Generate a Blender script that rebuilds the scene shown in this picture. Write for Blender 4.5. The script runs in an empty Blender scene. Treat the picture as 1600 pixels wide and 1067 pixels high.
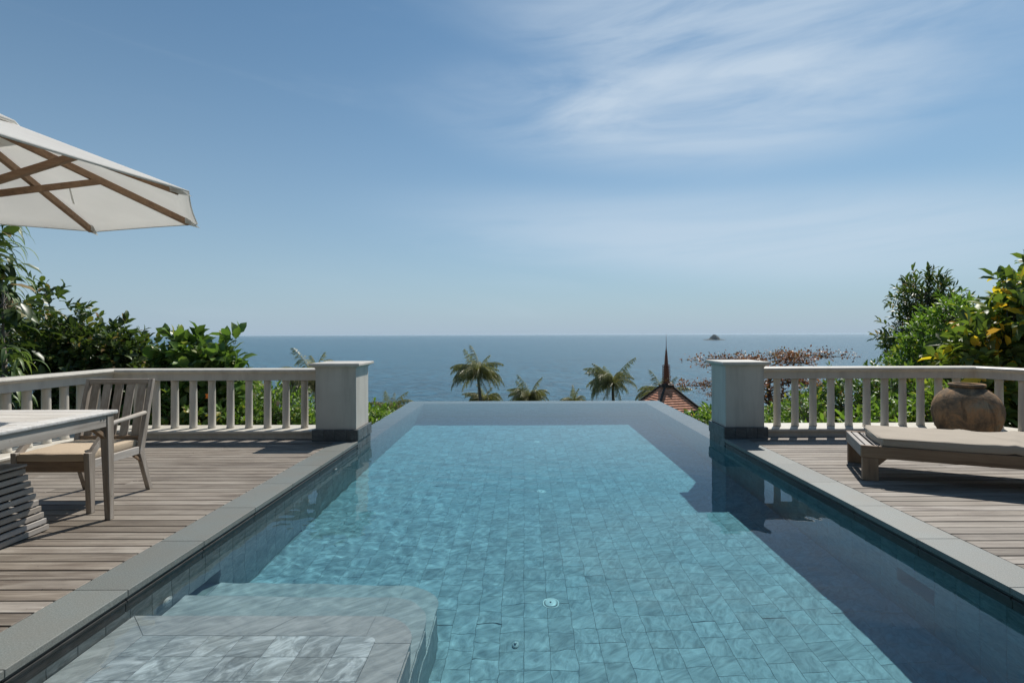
import bpy, bmesh, math, random
import numpy as np
from mathutils import Vector, Matrix, noise, Euler
R = math.radians
S = bpy.context.scene
COL = S.collection
rnd = random.Random(7)
rng = np.random.default_rng(7)

# ------------------------------------------------------------------ camera
cam_data = bpy.data.cameras.new('camera')
cam = bpy.data.objects.new('camera', cam_data); COL.objects.link(cam); S.camera = cam
cam.location = (0, 0, 1.25)
cam.matrix_world = Matrix.Translation((0, 0, 1.25)) @ Matrix.Rotation(R(90), 4, 'X') @ Matrix.Rotation(R(-.17), 4, 'Z')
cam_data.lens = 18; cam_data.sensor_width = 36
cam_data.shift_x = -18 / 1600; cam_data.shift_y = -11 / 1600
cam_data.clip_start = .05; cam_data.clip_end = 40000

# ------------------------------------------------------------------ sun, sky
SUN_AZ, SUN_EL = R(31), R(52.5)
sun_dir = Vector((math.sin(SUN_AZ) * math.cos(SUN_EL), math.cos(SUN_AZ) * math.cos(SUN_EL), math.sin(SUN_EL)))
sun_data = bpy.data.lights.new('sun', 'SUN'); sun_data.energy = 5.0; sun_data.angle = R(.5)
sun_data.color = (1, .95, .88)
sun_data.cycles.is_caustics_light = True
sun = bpy.data.objects.new('sun', sun_data); COL.objects.link(sun)
sun.rotation_euler = sun_dir.to_track_quat('Z', 'Y').to_euler()

world = bpy.data.worlds.new('World'); S.world = world; world.use_nodes = True
nt = world.node_tree; N = nt.nodes; L = nt.links
bg = N['Background']; bg.inputs[1].default_value = .084
sky = N.new('ShaderNodeTexSky'); sky.sky_type = 'NISHITA'; sky.sun_disc = False
sky.sun_elevation = SUN_EL; sky.sun_rotation = SUN_AZ
sky.air_density = 1.0; sky.dust_density = .25; sky.ozone_density = 2.6; sky.altitude = 0


def wn(kind, **kw):
    n = N.new(kind)
    for k, v in kw.items(): setattr(n, k, v)
    return n


def wmath(op, a, b=None, clamp=False):
    n = N.new('ShaderNodeMath'); n.operation = op; n.use_clamp = clamp
    for i, v in enumerate((a, b)):
        if v is None: continue
        if isinstance(v, (int, float)): n.inputs[i].default_value = v
        else: L.new(v, n.inputs[i])
    return n.outputs[0]


tc = N.new('ShaderNodeTexCoord')
sep = N.new('ShaderNodeSeparateXYZ'); L.new(tc.outputs['Generated'], sep.inputs[0])
# haze near the horizon: the sky fades to a pale grey blue
hf = wmath('POWER', wmath('SUBTRACT', 1.0, wmath('ABSOLUTE', sep.outputs[2]), True), 3.5)
hz = N.new('ShaderNodeMixRGB'); hz.inputs[2].default_value = (5.6, 5.4, 6.6, 1)
L.new(wmath('MULTIPLY', hf, .97), hz.inputs[0]); L.new(sky.outputs[0], hz.inputs[1])


def cirrus(scale, centre, radii, tilt, lo, hi, amt, seed):
    """thin streaky cloud patch around a sky direction"""
    mp = N.new('ShaderNodeMapping'); mp.inputs['Scale'].default_value = scale
    mp.inputs['Rotation'].default_value = (0, tilt, 0); mp.inputs['Location'].default_value = (seed, seed * .7, 0)
    L.new(tc.outputs['Generated'], mp.inputs[0])
    nz = N.new('ShaderNodeTexNoise'); nz.inputs['Scale'].default_value = 1; nz.inputs['Detail'].default_value = 8
    nz.inputs['Roughness'].default_value = .57; nz.inputs['Distortion'].default_value = .9
    L.new(mp.outputs[0], nz.inputs[0])
    mr = N.new('ShaderNodeMapRange'); mr.interpolation_type = 'SMOOTHERSTEP'
    mr.inputs[1].default_value = lo; mr.inputs[2].default_value = hi
    L.new(nz.outputs[0], mr.inputs[0])
    out = mr.outputs[0]
    if centre is not None:
        v1 = N.new('ShaderNodeVectorMath'); v1.operation = 'SUBTRACT'; v1.inputs[1].default_value = Vector(centre).normalized()
        L.new(tc.outputs['Generated'], v1.inputs[0])
        rot = N.new('ShaderNodeVectorRotate'); rot.rotation_type = 'Y_AXIS'; rot.inputs['Angle'].default_value = tilt
        L.new(v1.outputs[0], rot.inputs[0])
        v2 = N.new('ShaderNodeVectorMath'); v2.operation = 'DIVIDE'; v2.inputs[1].default_value = radii
        L.new(rot.outputs[0], v2.inputs[0])
        ln = N.new('ShaderNodeVectorMath'); ln.operation = 'LENGTH'; L.new(v2.outputs[0], ln.inputs[0])
        m2 = N.new('ShaderNodeMapRange'); m2.interpolation_type = 'SMOOTHERSTEP'
        m2.inputs[1].default_value = 1.0; m2.inputs[2].default_value = .15
        L.new(ln.outputs['Value'], m2.inputs[0])
        out = wmath('MULTIPLY', out, m2.outputs[0])
    return wmath('MULTIPLY', out, amt)


clouds = [cirrus((1.6, 1.6, 9), None, None, R(6), .52, .95, .25, 3),
          cirrus((2.2, 2.2, 9), (.33, 1, .43), (.62, .5, .135), R(-4), .15, .70, .72, 0),
          cirrus((2.5, 2.5, 12), (.16, 1, .455), (.16, .5, .06), R(12), .3, .7, .25, 2),
          cirrus((2.2, 2.2, 12), (.40, 1, .60), (.65, .5, .12), R(-10), .2, .7, .62, 5),
          cirrus((1.4, 1.4, 8), (.45, 1, .19), (.85, .6, .12), R(-5), .1, .65, .62, 9)]
cs = clouds[0]
for c in clouds[1:]: cs = wmath('ADD', cs, c)
cs = wmath('MINIMUM', cs, .8)
cm = N.new('ShaderNodeMixRGB'); cm.inputs[2].default_value = (8.5, 7.6, 8.8, 1)
L.new(cs, cm.inputs[0]); L.new(hz.outputs[0], cm.inputs[1])
gr_ = N.new('ShaderNodeMixRGB'); gr_.blend_type = 'MULTIPLY'; gr_.inputs[0].default_value = 1; gr_.inputs[2].default_value = (.82, 1.085, 1.09, 1)
L.new(cm.outputs[0], gr_.inputs[1]); L.new(gr_.outputs[0], bg.inputs[0])

S.view_settings.view_transform = 'Standard'; S.view_settings.look = 'None'
S.view_settings.exposure = 0; S.view_settings.gamma = 1
S.cycles.max_bounces = 10; S.cycles.transparent_max_bounces = 12
S.cycles.transmission_bounces = 8; S.cycles.use_denoising = True
S.cycles.sample_clamp_indirect = 4
S.cycles.caustics_reflective = False

# ------------------------------------------------------------------ helpers


def link(o, parent=None):
    COL.objects.link(o)
    if parent is not None: o.parent = parent
    return o


def tag(o, label=None, cat=None, group=None, kind=None):
    if label: o['label'] = label
    if cat: o['category'] = cat
    if group: o['group'] = group
    if kind: o['kind'] = kind
    return o


def empty(name, loc=(0, 0, 0), rz=0, parent=None):
    o = bpy.data.objects.new(name, None); o.empty_display_size = .1
    o.location = loc; o.rotation_euler = (0, 0, rz)
    return link(o, parent)


def thing(name, label, cat, loc=(0, 0, 0), rz=0, group=None):
    return tag(empty(name, loc, rz), label, cat, group)


class MB:
    """collects geometry; build() links it as one mesh object"""
    def __init__(s): s.v = []; s.f = []; s.sm = []

    def add(s, v, f, smooth=False):
        b = len(s.v); s.v += [tuple(p) for p in v]; s.f += [tuple(i + b for i in q) for q in f]
        s.sm += [smooth] * len(f); return s

    def box(s, a, b, M=None):
        x0, y0, z0 = a; x1, y1, z1 = b
        v = [(x0, y0, z0), (x1, y0, z0), (x1, y1, z0), (x0, y1, z0), (x0, y0, z1), (x1, y0, z1), (x1, y1, z1), (x0, y1, z1)]
        if M is not None: v = [M @ Vector(p) for p in v]
        return s.add(v, [(0, 3, 2, 1), (4, 5, 6, 7), (0, 1, 5, 4), (1, 2, 6, 5), (2, 3, 7, 6), (3, 0, 4, 7)])

    def bar(s, p, q, w, h, w2=None, h2=None, up=(0, 0, 1)):
        """rectangular bar from p to q, w across, h along up"""
        p, q = Vector(p), Vector(q); d = (q - p).normalized(); up = Vector(up)
        a = d.cross(up)
        if a.length < 1e-4: a = Vector((1, 0, 0))
        a.normalize(); c = a.cross(d).normalized(); w2 = w2 or w; h2 = h2 or h; v = []
        for o, ww, hh in ((p, w, h), (q, w2, h2)):
            for sa, sc in ((-1, -1), (1, -1), (1, 1), (-1, 1)): v.append(o + a * (sa * ww / 2) + c * (sc * hh / 2))
        return s.add(v, [(0, 3, 2, 1)[::-1], (4, 5, 6, 7)[::-1], (0, 1, 5, 4)[::-1], (1, 2, 6, 5)[::-1], (2, 3, 7, 6)[::-1], (3, 0, 4, 7)[::-1]])

    def tube(s, pts, radii, n=8, smooth=True, cap=True):
        pts = [Vector(p) for p in pts]
        if isinstance(radii, (int, float)): radii = [radii] * len(pts)
        v = []; f = []
        for i, p in enumerate(pts):
            d = (pts[min(i + 1, len(pts) - 1)] - pts[max(i - 1, 0)]).normalized()
            a = d.cross(Vector((0, 0, 1)) if abs(d.z) < .95 else Vector((1, 0, 0))).normalized(); c = a.cross(d)
            for k in range(n):
                t = 2 * math.pi * k / n; v.append(p + (a * math.cos(t) + c * math.sin(t)) * radii[i])
        for i in range(len(pts) - 1):
            for k in range(n): f.append((i * n + k, i * n + (k + 1) % n, (i + 1) * n + (k + 1) % n, (i + 1) * n + k))
        if cap: f += [tuple(range(n))[::-1], tuple((len(pts) - 1) * n + k for k in range(n))]
        return s.add(v, f, smooth)

    def lathe(s, prof, n=32, c=(0, 0, 0), smooth=True):
        v = []; f = []
        for r, z in prof:
            for k in range(n):
                t = 2 * math.pi * k / n; v.append((c[0] + r * math.cos(t), c[1] + r * math.sin(t), c[2] + z))
        for i in range(len(prof) - 1):
            for k in range(n): f.append((i * n + k, i * n + (k + 1) % n, (i + 1) * n + (k + 1) % n, (i + 1) * n + k))
        f += [tuple(range(n))[::-1], tuple((len(prof) - 1) * n + k for k in range(n))]
        return s.add(v, f, smooth)

    def sweep(s, path, prof):
        """profile (u across, z) swept along a ground polyline with mitres"""
        P = [Vector((x, y)) for x, y in path]; n = len(prof); v = []; f = []
        for i, p in enumerate(P):
            ds = []
            if i > 0: ds.append((P[i] - P[i - 1]).normalized())
            if i < len(P) - 1: ds.append((P[i + 1] - P[i]).normalized())
            ns = [Vector((-d.y, d.x)) for d in ds]; m = sum(ns, Vector((0, 0))).normalized(); m = m / m.dot(ns[0])
            for u, z in prof: v.append((p.x + m.x * u, p.y + m.y * u, z))
        for i in range(len(P) - 1):
            for k in range(n): f.append((i * n + k, (i + 1) * n + k, (i + 1) * n + (k + 1) % n, i * n + (k + 1) % n))
        f += [tuple(range(n)), tuple((len(P) - 1) * n + k for k in range(n))[::-1]]
        return s.add(v, f)

    def prism(s, poly, z0, z1):
        n = len(poly)
        v = [(x, y, z0) for x, y in poly] + [(x, y, z1) for x, y in poly]
        f = [tuple(range(n))[::-1], tuple(range(n, 2 * n))] + [(k, (k + 1) % n, (k + 1) % n + n, k + n) for k in range(n)]
        return s.add(v, f)

    def mesh(s, name, mat, off=(0, 0, 0), bevel=0, seg=1, fix=False):
        me = bpy.data.meshes.new(name)
        ox, oy, oz = off
        me.from_pydata([(x - ox, y - oy, z - oz) for x, y, z in s.v], [], s.f)
        me.polygons.foreach_set('use_smooth', s.sm)
        if bevel or fix:
            bm = bmesh.new(); bm.from_mesh(me)
            if fix: bmesh.ops.recalc_face_normals(bm, faces=bm.faces)
            if bevel:
                es = [e for e in bm.edges if len(e.link_faces) == 2 and e.calc_face_angle(0) > .6]
                bmesh.ops.bevel(bm, geom=es, offset=bevel, segments=seg, affect='EDGES', profile=.5)
            bm.to_mesh(me); bm.free()
        if mat: me.materials.append(mat)
        return me

    def build(s, name, mat, parent=None, bevel=0, seg=1, fix=True, world=True, smooth=None):
        off = (0, 0, 0)
        if parent is not None and world:
            off = parent.location if parent.parent is None else parent.location + parent.parent.location
        me = s.mesh(name, mat, off, bevel, seg, fix)
        if smooth is not None: me.polygons.foreach_set('use_smooth', [smooth] * len(me.polygons))
        return link(bpy.data.objects.new(name, me), parent)


def inst(name, me, parent, loc, rot=None, scale=None, M=None):
    o = bpy.data.objects.new(name, me); link(o, parent)
    if M is not None: o.matrix_local = M
    else:
        o.location = loc
        if rot: o.rotation_euler = rot
        if scale: o.scale = scale
    return o


# ------------------------------------------------------------------ materials
class Mt:
    def __init__(s, name, rough=.6, spec=.5):
        s.m = bpy.data.materials.new(name); s.m.use_nodes = True; s.nt = s.m.node_tree; s.N = s.nt.nodes
        s.p = s.N['Principled BSDF']; s.p.inputs['Roughness'].default_value = rough
        s.p.inputs['Specular IOR Level'].default_value = spec
        s.tc = s.N.new('ShaderNodeTexCoord')

    def ln(s, a, b): s.nt.links.new(a, b)

    def mapped(s, scale=(1, 1, 1), rot=(0, 0, 0), src='Object', shift=False):
        mp = s.N.new('ShaderNodeMapping'); mp.inputs['Scale'].default_value = scale; mp.inputs['Rotation'].default_value = rot
        src_out = s.geo().outputs['Position'] if src == 'World' else s.tc.outputs[src]
        s.ln(src_out, mp.inputs[0])
        if shift:
            oi = s.N.new('ShaderNodeObjectInfo'); mm = s.math('MULTIPLY', oi.outputs['Random'], 37.0)
            s.ln(mm, mp.inputs['Location'])
        return mp.outputs[0]

    def geo(s):
        if not hasattr(s, '_g'): s._g = s.N.new('ShaderNodeNewGeometry')
        return s._g

    def noise(s, vec, scale=5, detail=5, rough=.55, dist=0):
        n = s.N.new('ShaderNodeTexNoise'); n.inputs['Scale'].default_value = scale; n.inputs['Detail'].default_value = detail
        n.inputs['Roughness'].default_value = rough; n.inputs['Distortion'].default_value = dist
        s.ln(vec, n.inputs[0]); return n.outputs[0]

    def math(s, op, a, b=None, clamp=False):
        n = s.N.new('ShaderNodeMath'); n.operation = op; n.use_clamp = clamp
        for i, v in enumerate((a, b)):
            if v is None: continue
            if isinstance(v, (int, float)): n.inputs[i].default_value = v
            else: s.ln(v, n.inputs[i])
        return n.outputs[0]

    def ramp(s, fac, stops):
        n = s.N.new('ShaderNodeValToRGB'); e = n.color_ramp.elements
        while len(e) < len(stops): e.new(.5)
        for k, (pos, c) in enumerate(stops):
            e[k].position = pos; e[k].color = (*c, 1) if len(c) == 3 else c
        s.ln(fac, n.inputs[0]); return n.outputs[0]

    def rng01(s, fac, lo, hi, a=0, b=1):
        n = s.N.new('ShaderNodeMapRange'); n.inputs[1].default_value = lo; n.inputs[2].default_value = hi
        n.inputs[3].default_value = a; n.inputs[4].default_value = b
        s.ln(fac, n.inputs[0]); return n.outputs[0]

    def mix(s, fac, a, b, mode='MIX'):
        n = s.N.new('ShaderNodeMixRGB'); n.blend_type = mode
        for i, v in enumerate((fac, a, b)):
            if isinstance(v, (int, float)): n.inputs[i].default_value = v
            elif isinstance(v, tuple): n.inputs[i].default_value = (*v, 1)
            else: s.ln(v, n.inputs[i])
        return n.outputs[0]

    def col(s, c):
        if isinstance(c, tuple): s.p.inputs['Base Color'].default_value = (*c, 1)
        else: s.ln(c, s.p.inputs['Base Color'])
        return s

    def bump(s, h, strength=.3, dist=.01):
        n = s.N.new('ShaderNodeBump'); n.inputs['Strength'].default_value = strength; n.inputs['Distance'].default_value = dist
        s.ln(h, n.inputs['Height']); s.ln(n.outputs[0], s.p.inputs['Normal']); return s


def g3(v, t=(1, 1, 1)): return (v * t[0], v * t[1], v * t[2])


def wood(name, lo, mid, hi, grain, rough=.75, vary=.5, weather=None):
    m = Mt(name, rough, .5)
    sc = {'X': (1.6, 34, 34), 'Y': (34, 1.6, 34), 'Z': (34, 34, 1.6)}[grain]
    v = m.mapped(sc, shift=True); n1 = m.noise(v, 1, 8, .68, .4)
    c = m.ramp(n1, [(.28, lo), (.5, mid), (.72, hi)])
    v2 = m.mapped(tuple(x * .16 if x > 5 else x * 1.2 for x in sc), shift=True); n2 = m.noise(v2, 1, 5, .6, .6)
    c = m.mix(m.rng01(n2, .35, .7, 0, .55), c, weather or hi)
    oi = m.N.new('ShaderNodeObjectInfo')
    c = m.mix(1.0, c, m.ramp(oi.outputs['Random'], [(0, g3(1 - vary * .42, (1, .96, .9))), (.35, g3(.95)), (.7, g3(1.0, (1, .985, .96))), (1, g3(1 + vary * .34, (.97, 1, 1.04)))]), 'MULTIPLY')
    kn = m.noise(m.mapped((26, 26, 26), shift=True), 1, 2, .5)
    c = m.mix(m.rng01(kn, .73, .78, 0, .7), c, (.045, .035, .028))
    m.col(c); m.bump(n1, .5, .004); return m.m


deck_wood = wood('weathered_deck_wood', (0.056, 0.042, 0.033), (0.156, 0.127, 0.100), (0.338, 0.303, 0.255), 'X', .7, .9)
pale_wood_x = wood('pale_teak_x', (0.157, 0.129, 0.106), (0.303, 0.267, 0.230), (0.460, 0.433, 0.395), 'X', .7, .35)
pale_wood_y = wood('pale_teak_y', (0.157, 0.129, 0.106), (0.303, 0.267, 0.230), (0.460, 0.433, 0.395), 'Y', .7, .35)
pale_wood_z = wood('pale_teak_z', (0.138, 0.111, 0.087), (0.267, 0.225, 0.184), (0.424, 0.387, 0.341), 'Z', .7, .35)
brown_wood_x = wood('brown_teak_x', (0.113, 0.068, 0.038), (0.221, 0.144, 0.085), (0.340, 0.241, 0.157), 'X', .65, .35)
brown_wood_z = wood('brown_teak_z', (0.113, 0.068, 0.038), (0.221, 0.144, 0.085), (0.340, 0.241, 0.157), 'Z', .65, .35)
brown_wood_y = wood('brown_teak_y', (0.113, 0.068, 0.038), (0.221, 0.144, 0.085), (0.340, 0.241, 0.157), 'Y', .65, .35)
table_wood = wood('bleached_table_wood', (0.300, 0.270, 0.234), (0.479, 0.449, 0.410), (0.599, 0.579, 0.544), 'X', .7, .2)


def mk_paint():
    m = Mt('white_paint', .45, .4); v = m.mapped((1, 1, 1), src='World')
    n = m.noise(v, 2.5, 6, .6); c = m.ramp(n, [(.3, (.52, .485, .415)), (.7, (.60, .565, .495))])
    st = m.noise(m.mapped((9, 9, 1.1), src='World'), 1, 5, .6)
    c = m.mix(m.rng01(st, .48, .72, 0, .5), c, (.34, .31, .265))
    m.col(c); m.bump(m.noise(v, 90, 3), .12, .002); return m.m


paint = mk_paint()


def mk_granite(name, a, b, d, rough=.55):
    m = Mt(name, rough, .5); v = m.mapped((1, 1, 1), src='World')
    n = m.noise(v, 170, 3, .7); n2 = m.noise(v, 3.5, 5, .6)
    c = m.ramp(n, [(.3, a), (.52, b), (.72, d)])
    c = m.mix(m.rng01(n2, .35, .75, 0, .5), c, (.17, .15, .12))
    sp = m.N.new('ShaderNodeTexVoronoi'); sp.inputs['Scale'].default_value = 230; m.ln(v, sp.inputs[0])
    c = m.mix(m.rng01(sp.outputs['Distance'], .10, .04, 0, .85), c, (.62, .64, .64))
    oi = m.N.new('ShaderNodeObjectInfo')
    c = m.mix(1.0, c, m.ramp(oi.outputs['Random'], [(0, g3(.88)), (1, g3(1.1))]), 'MULTIPLY')
    m.col(c); m.bump(n, .25, .002); return m.m


granite = mk_granite('flamed_granite', (0.095, 0.109, 0.104), (0.162, 0.179, 0.167), (0.254, 0.272, 0.254))


def mk_stone(name, cols, pitch=None, veins=1.0, rough=.5, dirrot=(.9, .2, -.75), blotch=.5, spec=.5):
    m = Mt(name, rough, spec)
    vr = m.N.new('ShaderNodeVectorRotate'); vr.rotation_type = 'EULER_XYZ'; vr.inputs['Rotation'].default_value = dirrot
    m.ln(m.geo().outputs['Position'], vr.inputs[0])
    if pitch:
        oi = m.N.new('ShaderNodeObjectInfo')
        tr_ = m.math('FRACT', m.math('ADD', m.math('MULTIPLY', oi.outputs['Random'], 3.7), m.geo().outputs['Random Per Island']))
        v2_ = m.N.new('ShaderNodeVectorRotate'); v2_.rotation_type = 'Z_AXIS'; m.ln(vr.outputs[0], v2_.inputs[0])
        m.ln(m.rng01(m.math('FRACT', m.math('MULTIPLY', tr_, 17.0)), 0, 1, -.5, .5), v2_.inputs['Angle']); src_v = v2_.outputs[0]
    else: src_v = vr.outputs[0]
    mp = m.N.new('ShaderNodeMapping'); mp.inputs['Scale'].default_value = (2.6, 17, 13); m.ln(src_v, mp.inputs[0]); v = mp.outputs[0]
    n = m.noise(v, 1.3, 7, .62, 1.0)
    if pitch:
        a2 = m.N.new('ShaderNodeVectorMath'); a2.operation = 'ADD'; m.ln(v, a2.inputs[0]); m.ln(m.math('MULTIPLY', tr_, 40.0), a2.inputs[1])
        n = m.noise(a2.outputs[0], 1.3, 7, .62, 1.2); blk = m.noise(a2.outputs[0], .45, 3, .5)
        n = m.math('ADD', m.math('MULTIPLY', n, .75), m.math('MULTIPLY', blk, .25))
    c = m.ramp(n, [(.37, cols[0]), (.5, cols[1]), (.63, cols[2])])
    if pitch:
        c = m.mix(1.0, c, m.ramp(tr_, [(0, g3(.87)), (.3, g3(.96)), (.8, g3(1.03, (1, 1.02, 1.02))), (1, g3(1.10))]), 'MULTIPLY')
    b = m.noise(m.mapped((1, 1, 1), src='World'), 1.1, 5, .6)
    c = m.mix(m.rng01(b, .5, .8, 0, blotch), c, cols[3])
    m.col(c); m.bump(n, .3, .003); return m.m


GP = .15
tile_floor = mk_stone('pool_floor_stone', [(0.172, 0.218, 0.235), (0.290, 0.346, 0.365), (0.408, 0.470, 0.487), (0.361, 0.387, 0.365)], (GP, GP, 40), rough=.6, blotch=.35)
tile_wall = mk_stone('pool_wall_stone', [(0.148, 0.176, 0.181), (0.218, 0.250, 0.257), (0.296, 0.328, 0.337), (0.281, 0.281, 0.253)], (0.700, 0.150, 0.216), rough=.6, blotch=.3)
tile_step = mk_stone('step_tile_stone', [(0.196, 0.223, 0.227), (0.352, 0.396, 0.401), (0.646, 0.708, 0.720), (0.491, 0.469, 0.401)], 'obj', rough=.6, blotch=.45)
step_stone = mk_stone('step_border_stone', [(.27, .295, .295), (.345, .375, .372), (.43, .46, .455), (.37, .38, .355)], None, rough=.6, dirrot=(.5, .1, -.62), blotch=.2)
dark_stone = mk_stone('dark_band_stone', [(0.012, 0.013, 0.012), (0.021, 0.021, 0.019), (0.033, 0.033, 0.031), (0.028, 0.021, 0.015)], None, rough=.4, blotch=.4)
plinth_stone = mk_stone('plinth_stone', [(0.063, 0.070, 0.070), (0.091, 0.101, 0.101), (0.140, 0.147, 0.143), (0.098, 0.084, 0.070)], True, rough=.45, blotch=.4)


def plain(name, c, rough=.6, metal=0, spec=.5):
    m = Mt(name, rough, spec); v = m.mapped((1, 1, 1))
    n = m.noise(v, 14, 5, .6); m.col(m.mix(m.rng01(n, .3, .7, 0, .35), c, tuple(x * .72 for x in c)))
    m.p.inputs['Metallic'].default_value = metal; m.bump(n, .1, .002); return m.m


grout = plain('grout', (.19, .23, .22), .9)
concrete = plain('concrete', (.23, .22, .20), .9)
dark_void = plain('deck_underside', (.03, .026, .022), .9)
white_plastic = plain('white_plastic', (.78, .78, .75), .35)
black_plastic = plain('black_plastic', (.03, .03, .03), .5)
brass = plain('aged_brass', (.35, .27, .14), .4, .9)


def mk_fabric(name, c, bumpv=.25, scale=900, trans=0):
    m = Mt(name, .9, .15); v = m.mapped((1, 1, 1))
    n = m.noise(v, 3, 5, .6); cc = m.mix(m.rng01(n, .3, .75, 0, .45), c, tuple(x * .86 for x in c))
    w = m.N.new('ShaderNodeTexWave'); w.inputs['Scale'].default_value = scale / 6.3; m.ln(v, w.inputs[0])
    n2 = m.noise(m.mapped((2, 5, 2)), 2.2, 4, .5, .6)
    m.col(cc); h = m.math('ADD', m.math('MULTIPLY', w.outputs[1], .05), n2); m.bump(h, bumpv, .02)
    if trans:
        tr = m.N.new('ShaderNodeBsdfTranslucent'); m.ln(cc, tr.inputs[0])
        ms = m.N.new('ShaderNodeMixShader'); ms.inputs[0].default_value = trans
        m.ln(m.p.outputs[0], ms.inputs[1]); m.ln(tr.outputs[0], ms.inputs[2]); m.ln(ms.outputs[0], m.N['Material Output'].inputs[0])
    return m.m


beige = mk_fabric('beige_cushion_fabric', (.48, .385, .28))
beige_grey = mk_fabric('sand_cushion_fabric', (.42, .365, .295))
canvas = mk_fabric('white_canvas', (.86, .85, .82), .12, 900, .55)


def mk_pot():
    m = Mt('old_terracotta', .85, .2); v = m.mapped((1, 1, 1))
    n = m.noise(v, 4.2, 8, .65, .5); n2 = m.noise(m.mapped((5, 5, 1.2)), 2, 8, .7, .8); n3 = m.noise(v, 28, 5, .7)
    c = m.ramp(n, [(.34, (.12, .088, .062)), (.46, (.26, .18, .11)), (.56, (.45, .26, .13)), (.68, (.32, .285, .20))])
    c = m.mix(m.rng01(n2, .48, .62, 0, .6), c, (.075, .062, .045))
    c = m.mix(m.rng01(n3, .6, .75, 0, .55), c, (.36, .32, .25))
    m.col(c); m.bump(m.math('ADD', n3, n2), .6, .01); return m.m


pot_mat = mk_pot()


def mk_leaf(name, stops, rough=.38, trans=.28, spec=.5):
    m = Mt(name, rough, spec); oi = m.N.new('ShaderNodeObjectInfo')
    r = m.math('FRACT', m.math('ADD', m.math('MULTIPLY', oi.outputs['Random'], 3.7), m.geo().outputs['Random Per Island']))
    c = m.ramp(r, stops); m.N[-1] if False else None
    c = m.mix(m.rng01(m.noise(m.mapped((1, 1, 1), src='World'), .9, 3), .35, .7, 0, .35), c, tuple(x * .6 for x in stops[len(stops) // 2][1]))
    m.col(c)
    tr = m.N.new('ShaderNodeBsdfTranslucent')
    m.ln(m.mix(.5, c, (1.0, 1.0, .25), 'MULTIPLY') if False else m.mix(1.0, c, (1.5, 1.6, .7), 'MULTIPLY'), tr.inputs[0])
    ms = m.N.new('ShaderNodeMixShader'); ms.inputs[0].default_value = trans
    m.ln(m.p.outputs[0], ms.inputs[1]); m.ln(tr.outputs[0], ms.inputs[2]); m.ln(ms.outputs[0], m.N['Material Output'].inputs[0])
    return m.m


leaf_dark = mk_leaf('dark_glossy_leaf', [(0, (0.040, 0.064, 0.025)), (.45, (0.073, 0.117, 0.036)), (.8, (0.109, 0.164, 0.051)), (.93, (0.200, 0.217, 0.064)), (.97, (0.362, 0.236, 0.128))])
leaf_mid = mk_leaf('mid_green_leaf', [(0, (0.054, 0.100, 0.029)), (.5, (0.100, 0.181, 0.044)), (.85, (0.154, 0.254, 0.064)), (.95, (0.399, 0.344, 0.073)), (1, (0.453, 0.217, 0.090))])
leaf_light = mk_leaf('light_green_leaf', [(0, (0.083, 0.151, 0.033)), (.5, (0.151, 0.259, 0.053)), (.9, (0.233, 0.350, 0.075)), (1, (0.500, 0.483, 0.100))], .45, .35)
leaf_big = mk_leaf('large_almond_leaf', [(0, (0.061, 0.104, 0.031)), (.5, (0.104, 0.192, 0.049)), (.9, (0.174, 0.270, 0.070)), (1, (0.522, 0.487, 0.209))], .35, .3)
leaf_yellow = mk_leaf('yellowing_leaf', [(0, (0.046, 0.075, 0.026)), (.45, (0.094, 0.152, 0.041)), (.74, (0.145, 0.225, 0.055)), (.82, (0.377, 0.392, 0.065)), (.88, (0.870, 0.623, 0.058)), (.95, (0.957, 0.551, 0.065)), (1, (0.406, 0.203, 0.087))], .5, .35)
leaf_rust = mk_leaf('rust_leaf', [(0, (0.119, 0.051, 0.035)), (.35, (0.236, 0.083, 0.051)), (.6, (0.338, 0.115, 0.057)), (.8, (0.169, 0.115, 0.051)), (1, (0.271, 0.167, 0.072))], .5, .3)
leaf_strap = mk_leaf('strap_leaf', [(0, (0.061, 0.104, 0.035)), (.6, (0.131, 0.209, 0.070)), (1, (0.278, 0.348, 0.139))], .45, .3)
frond_mat = mk_leaf('palm_frond', [(0, (0.137, 0.147, 0.080)), (.5, (0.232, 0.246, 0.120)), (.85, (0.354, 0.332, 0.171)), (1, (0.598, 0.466, 0.285))], .45, .25)
bark = wood('bark', (.06, .048, .038), (.13, .105, .085), (.21, .18, .15), 'Z', .9, .4)
flower_mat = plain('orange_petal', (.75, .20, .015), .6)


def mk_rooftile():
    m = Mt('terracotta_roof_tile', .75, .3); v = m.mapped((1, 1, 1), src='World'); n = m.noise(v, 6, 6, .65)
    oi = m.N.new('ShaderNodeObjectInfo')
    c = m.ramp(n, [(.3, (.42, .18, .10)), (.55, (.68, .31, .19)), (.75, (.72, .39, .27))])
    c = m.mix(1.0, c, m.ramp(oi.outputs['Random'], [(0, g3(.8)), (1, g3(1.15))]), 'MULTIPLY')
    m.col(c); m.bump(n, .3, .01); return m.m


roof_mat = mk_rooftile()
ridge_mat = plain('dark_ridge', (.055, .042, .034), .8)
spire_mat = plain('carved_red_wood', (.25, .075, .042), .6)


def mk_ground():
    m = Mt('hillside', .95, .1); v = m.mapped((1, 1, 1), src='World')
    n = m.noise(v, .35, 8, .65); m.col(m.ramp(n, [(.3, (.03, .045, .018)), (.55, (.07, .085, .03)), (.75, (.16, .13, .08))]))
    m.bump(m.noise(v, 3, 6), .8, .2); return m.m


ground_mat = mk_ground()


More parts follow.
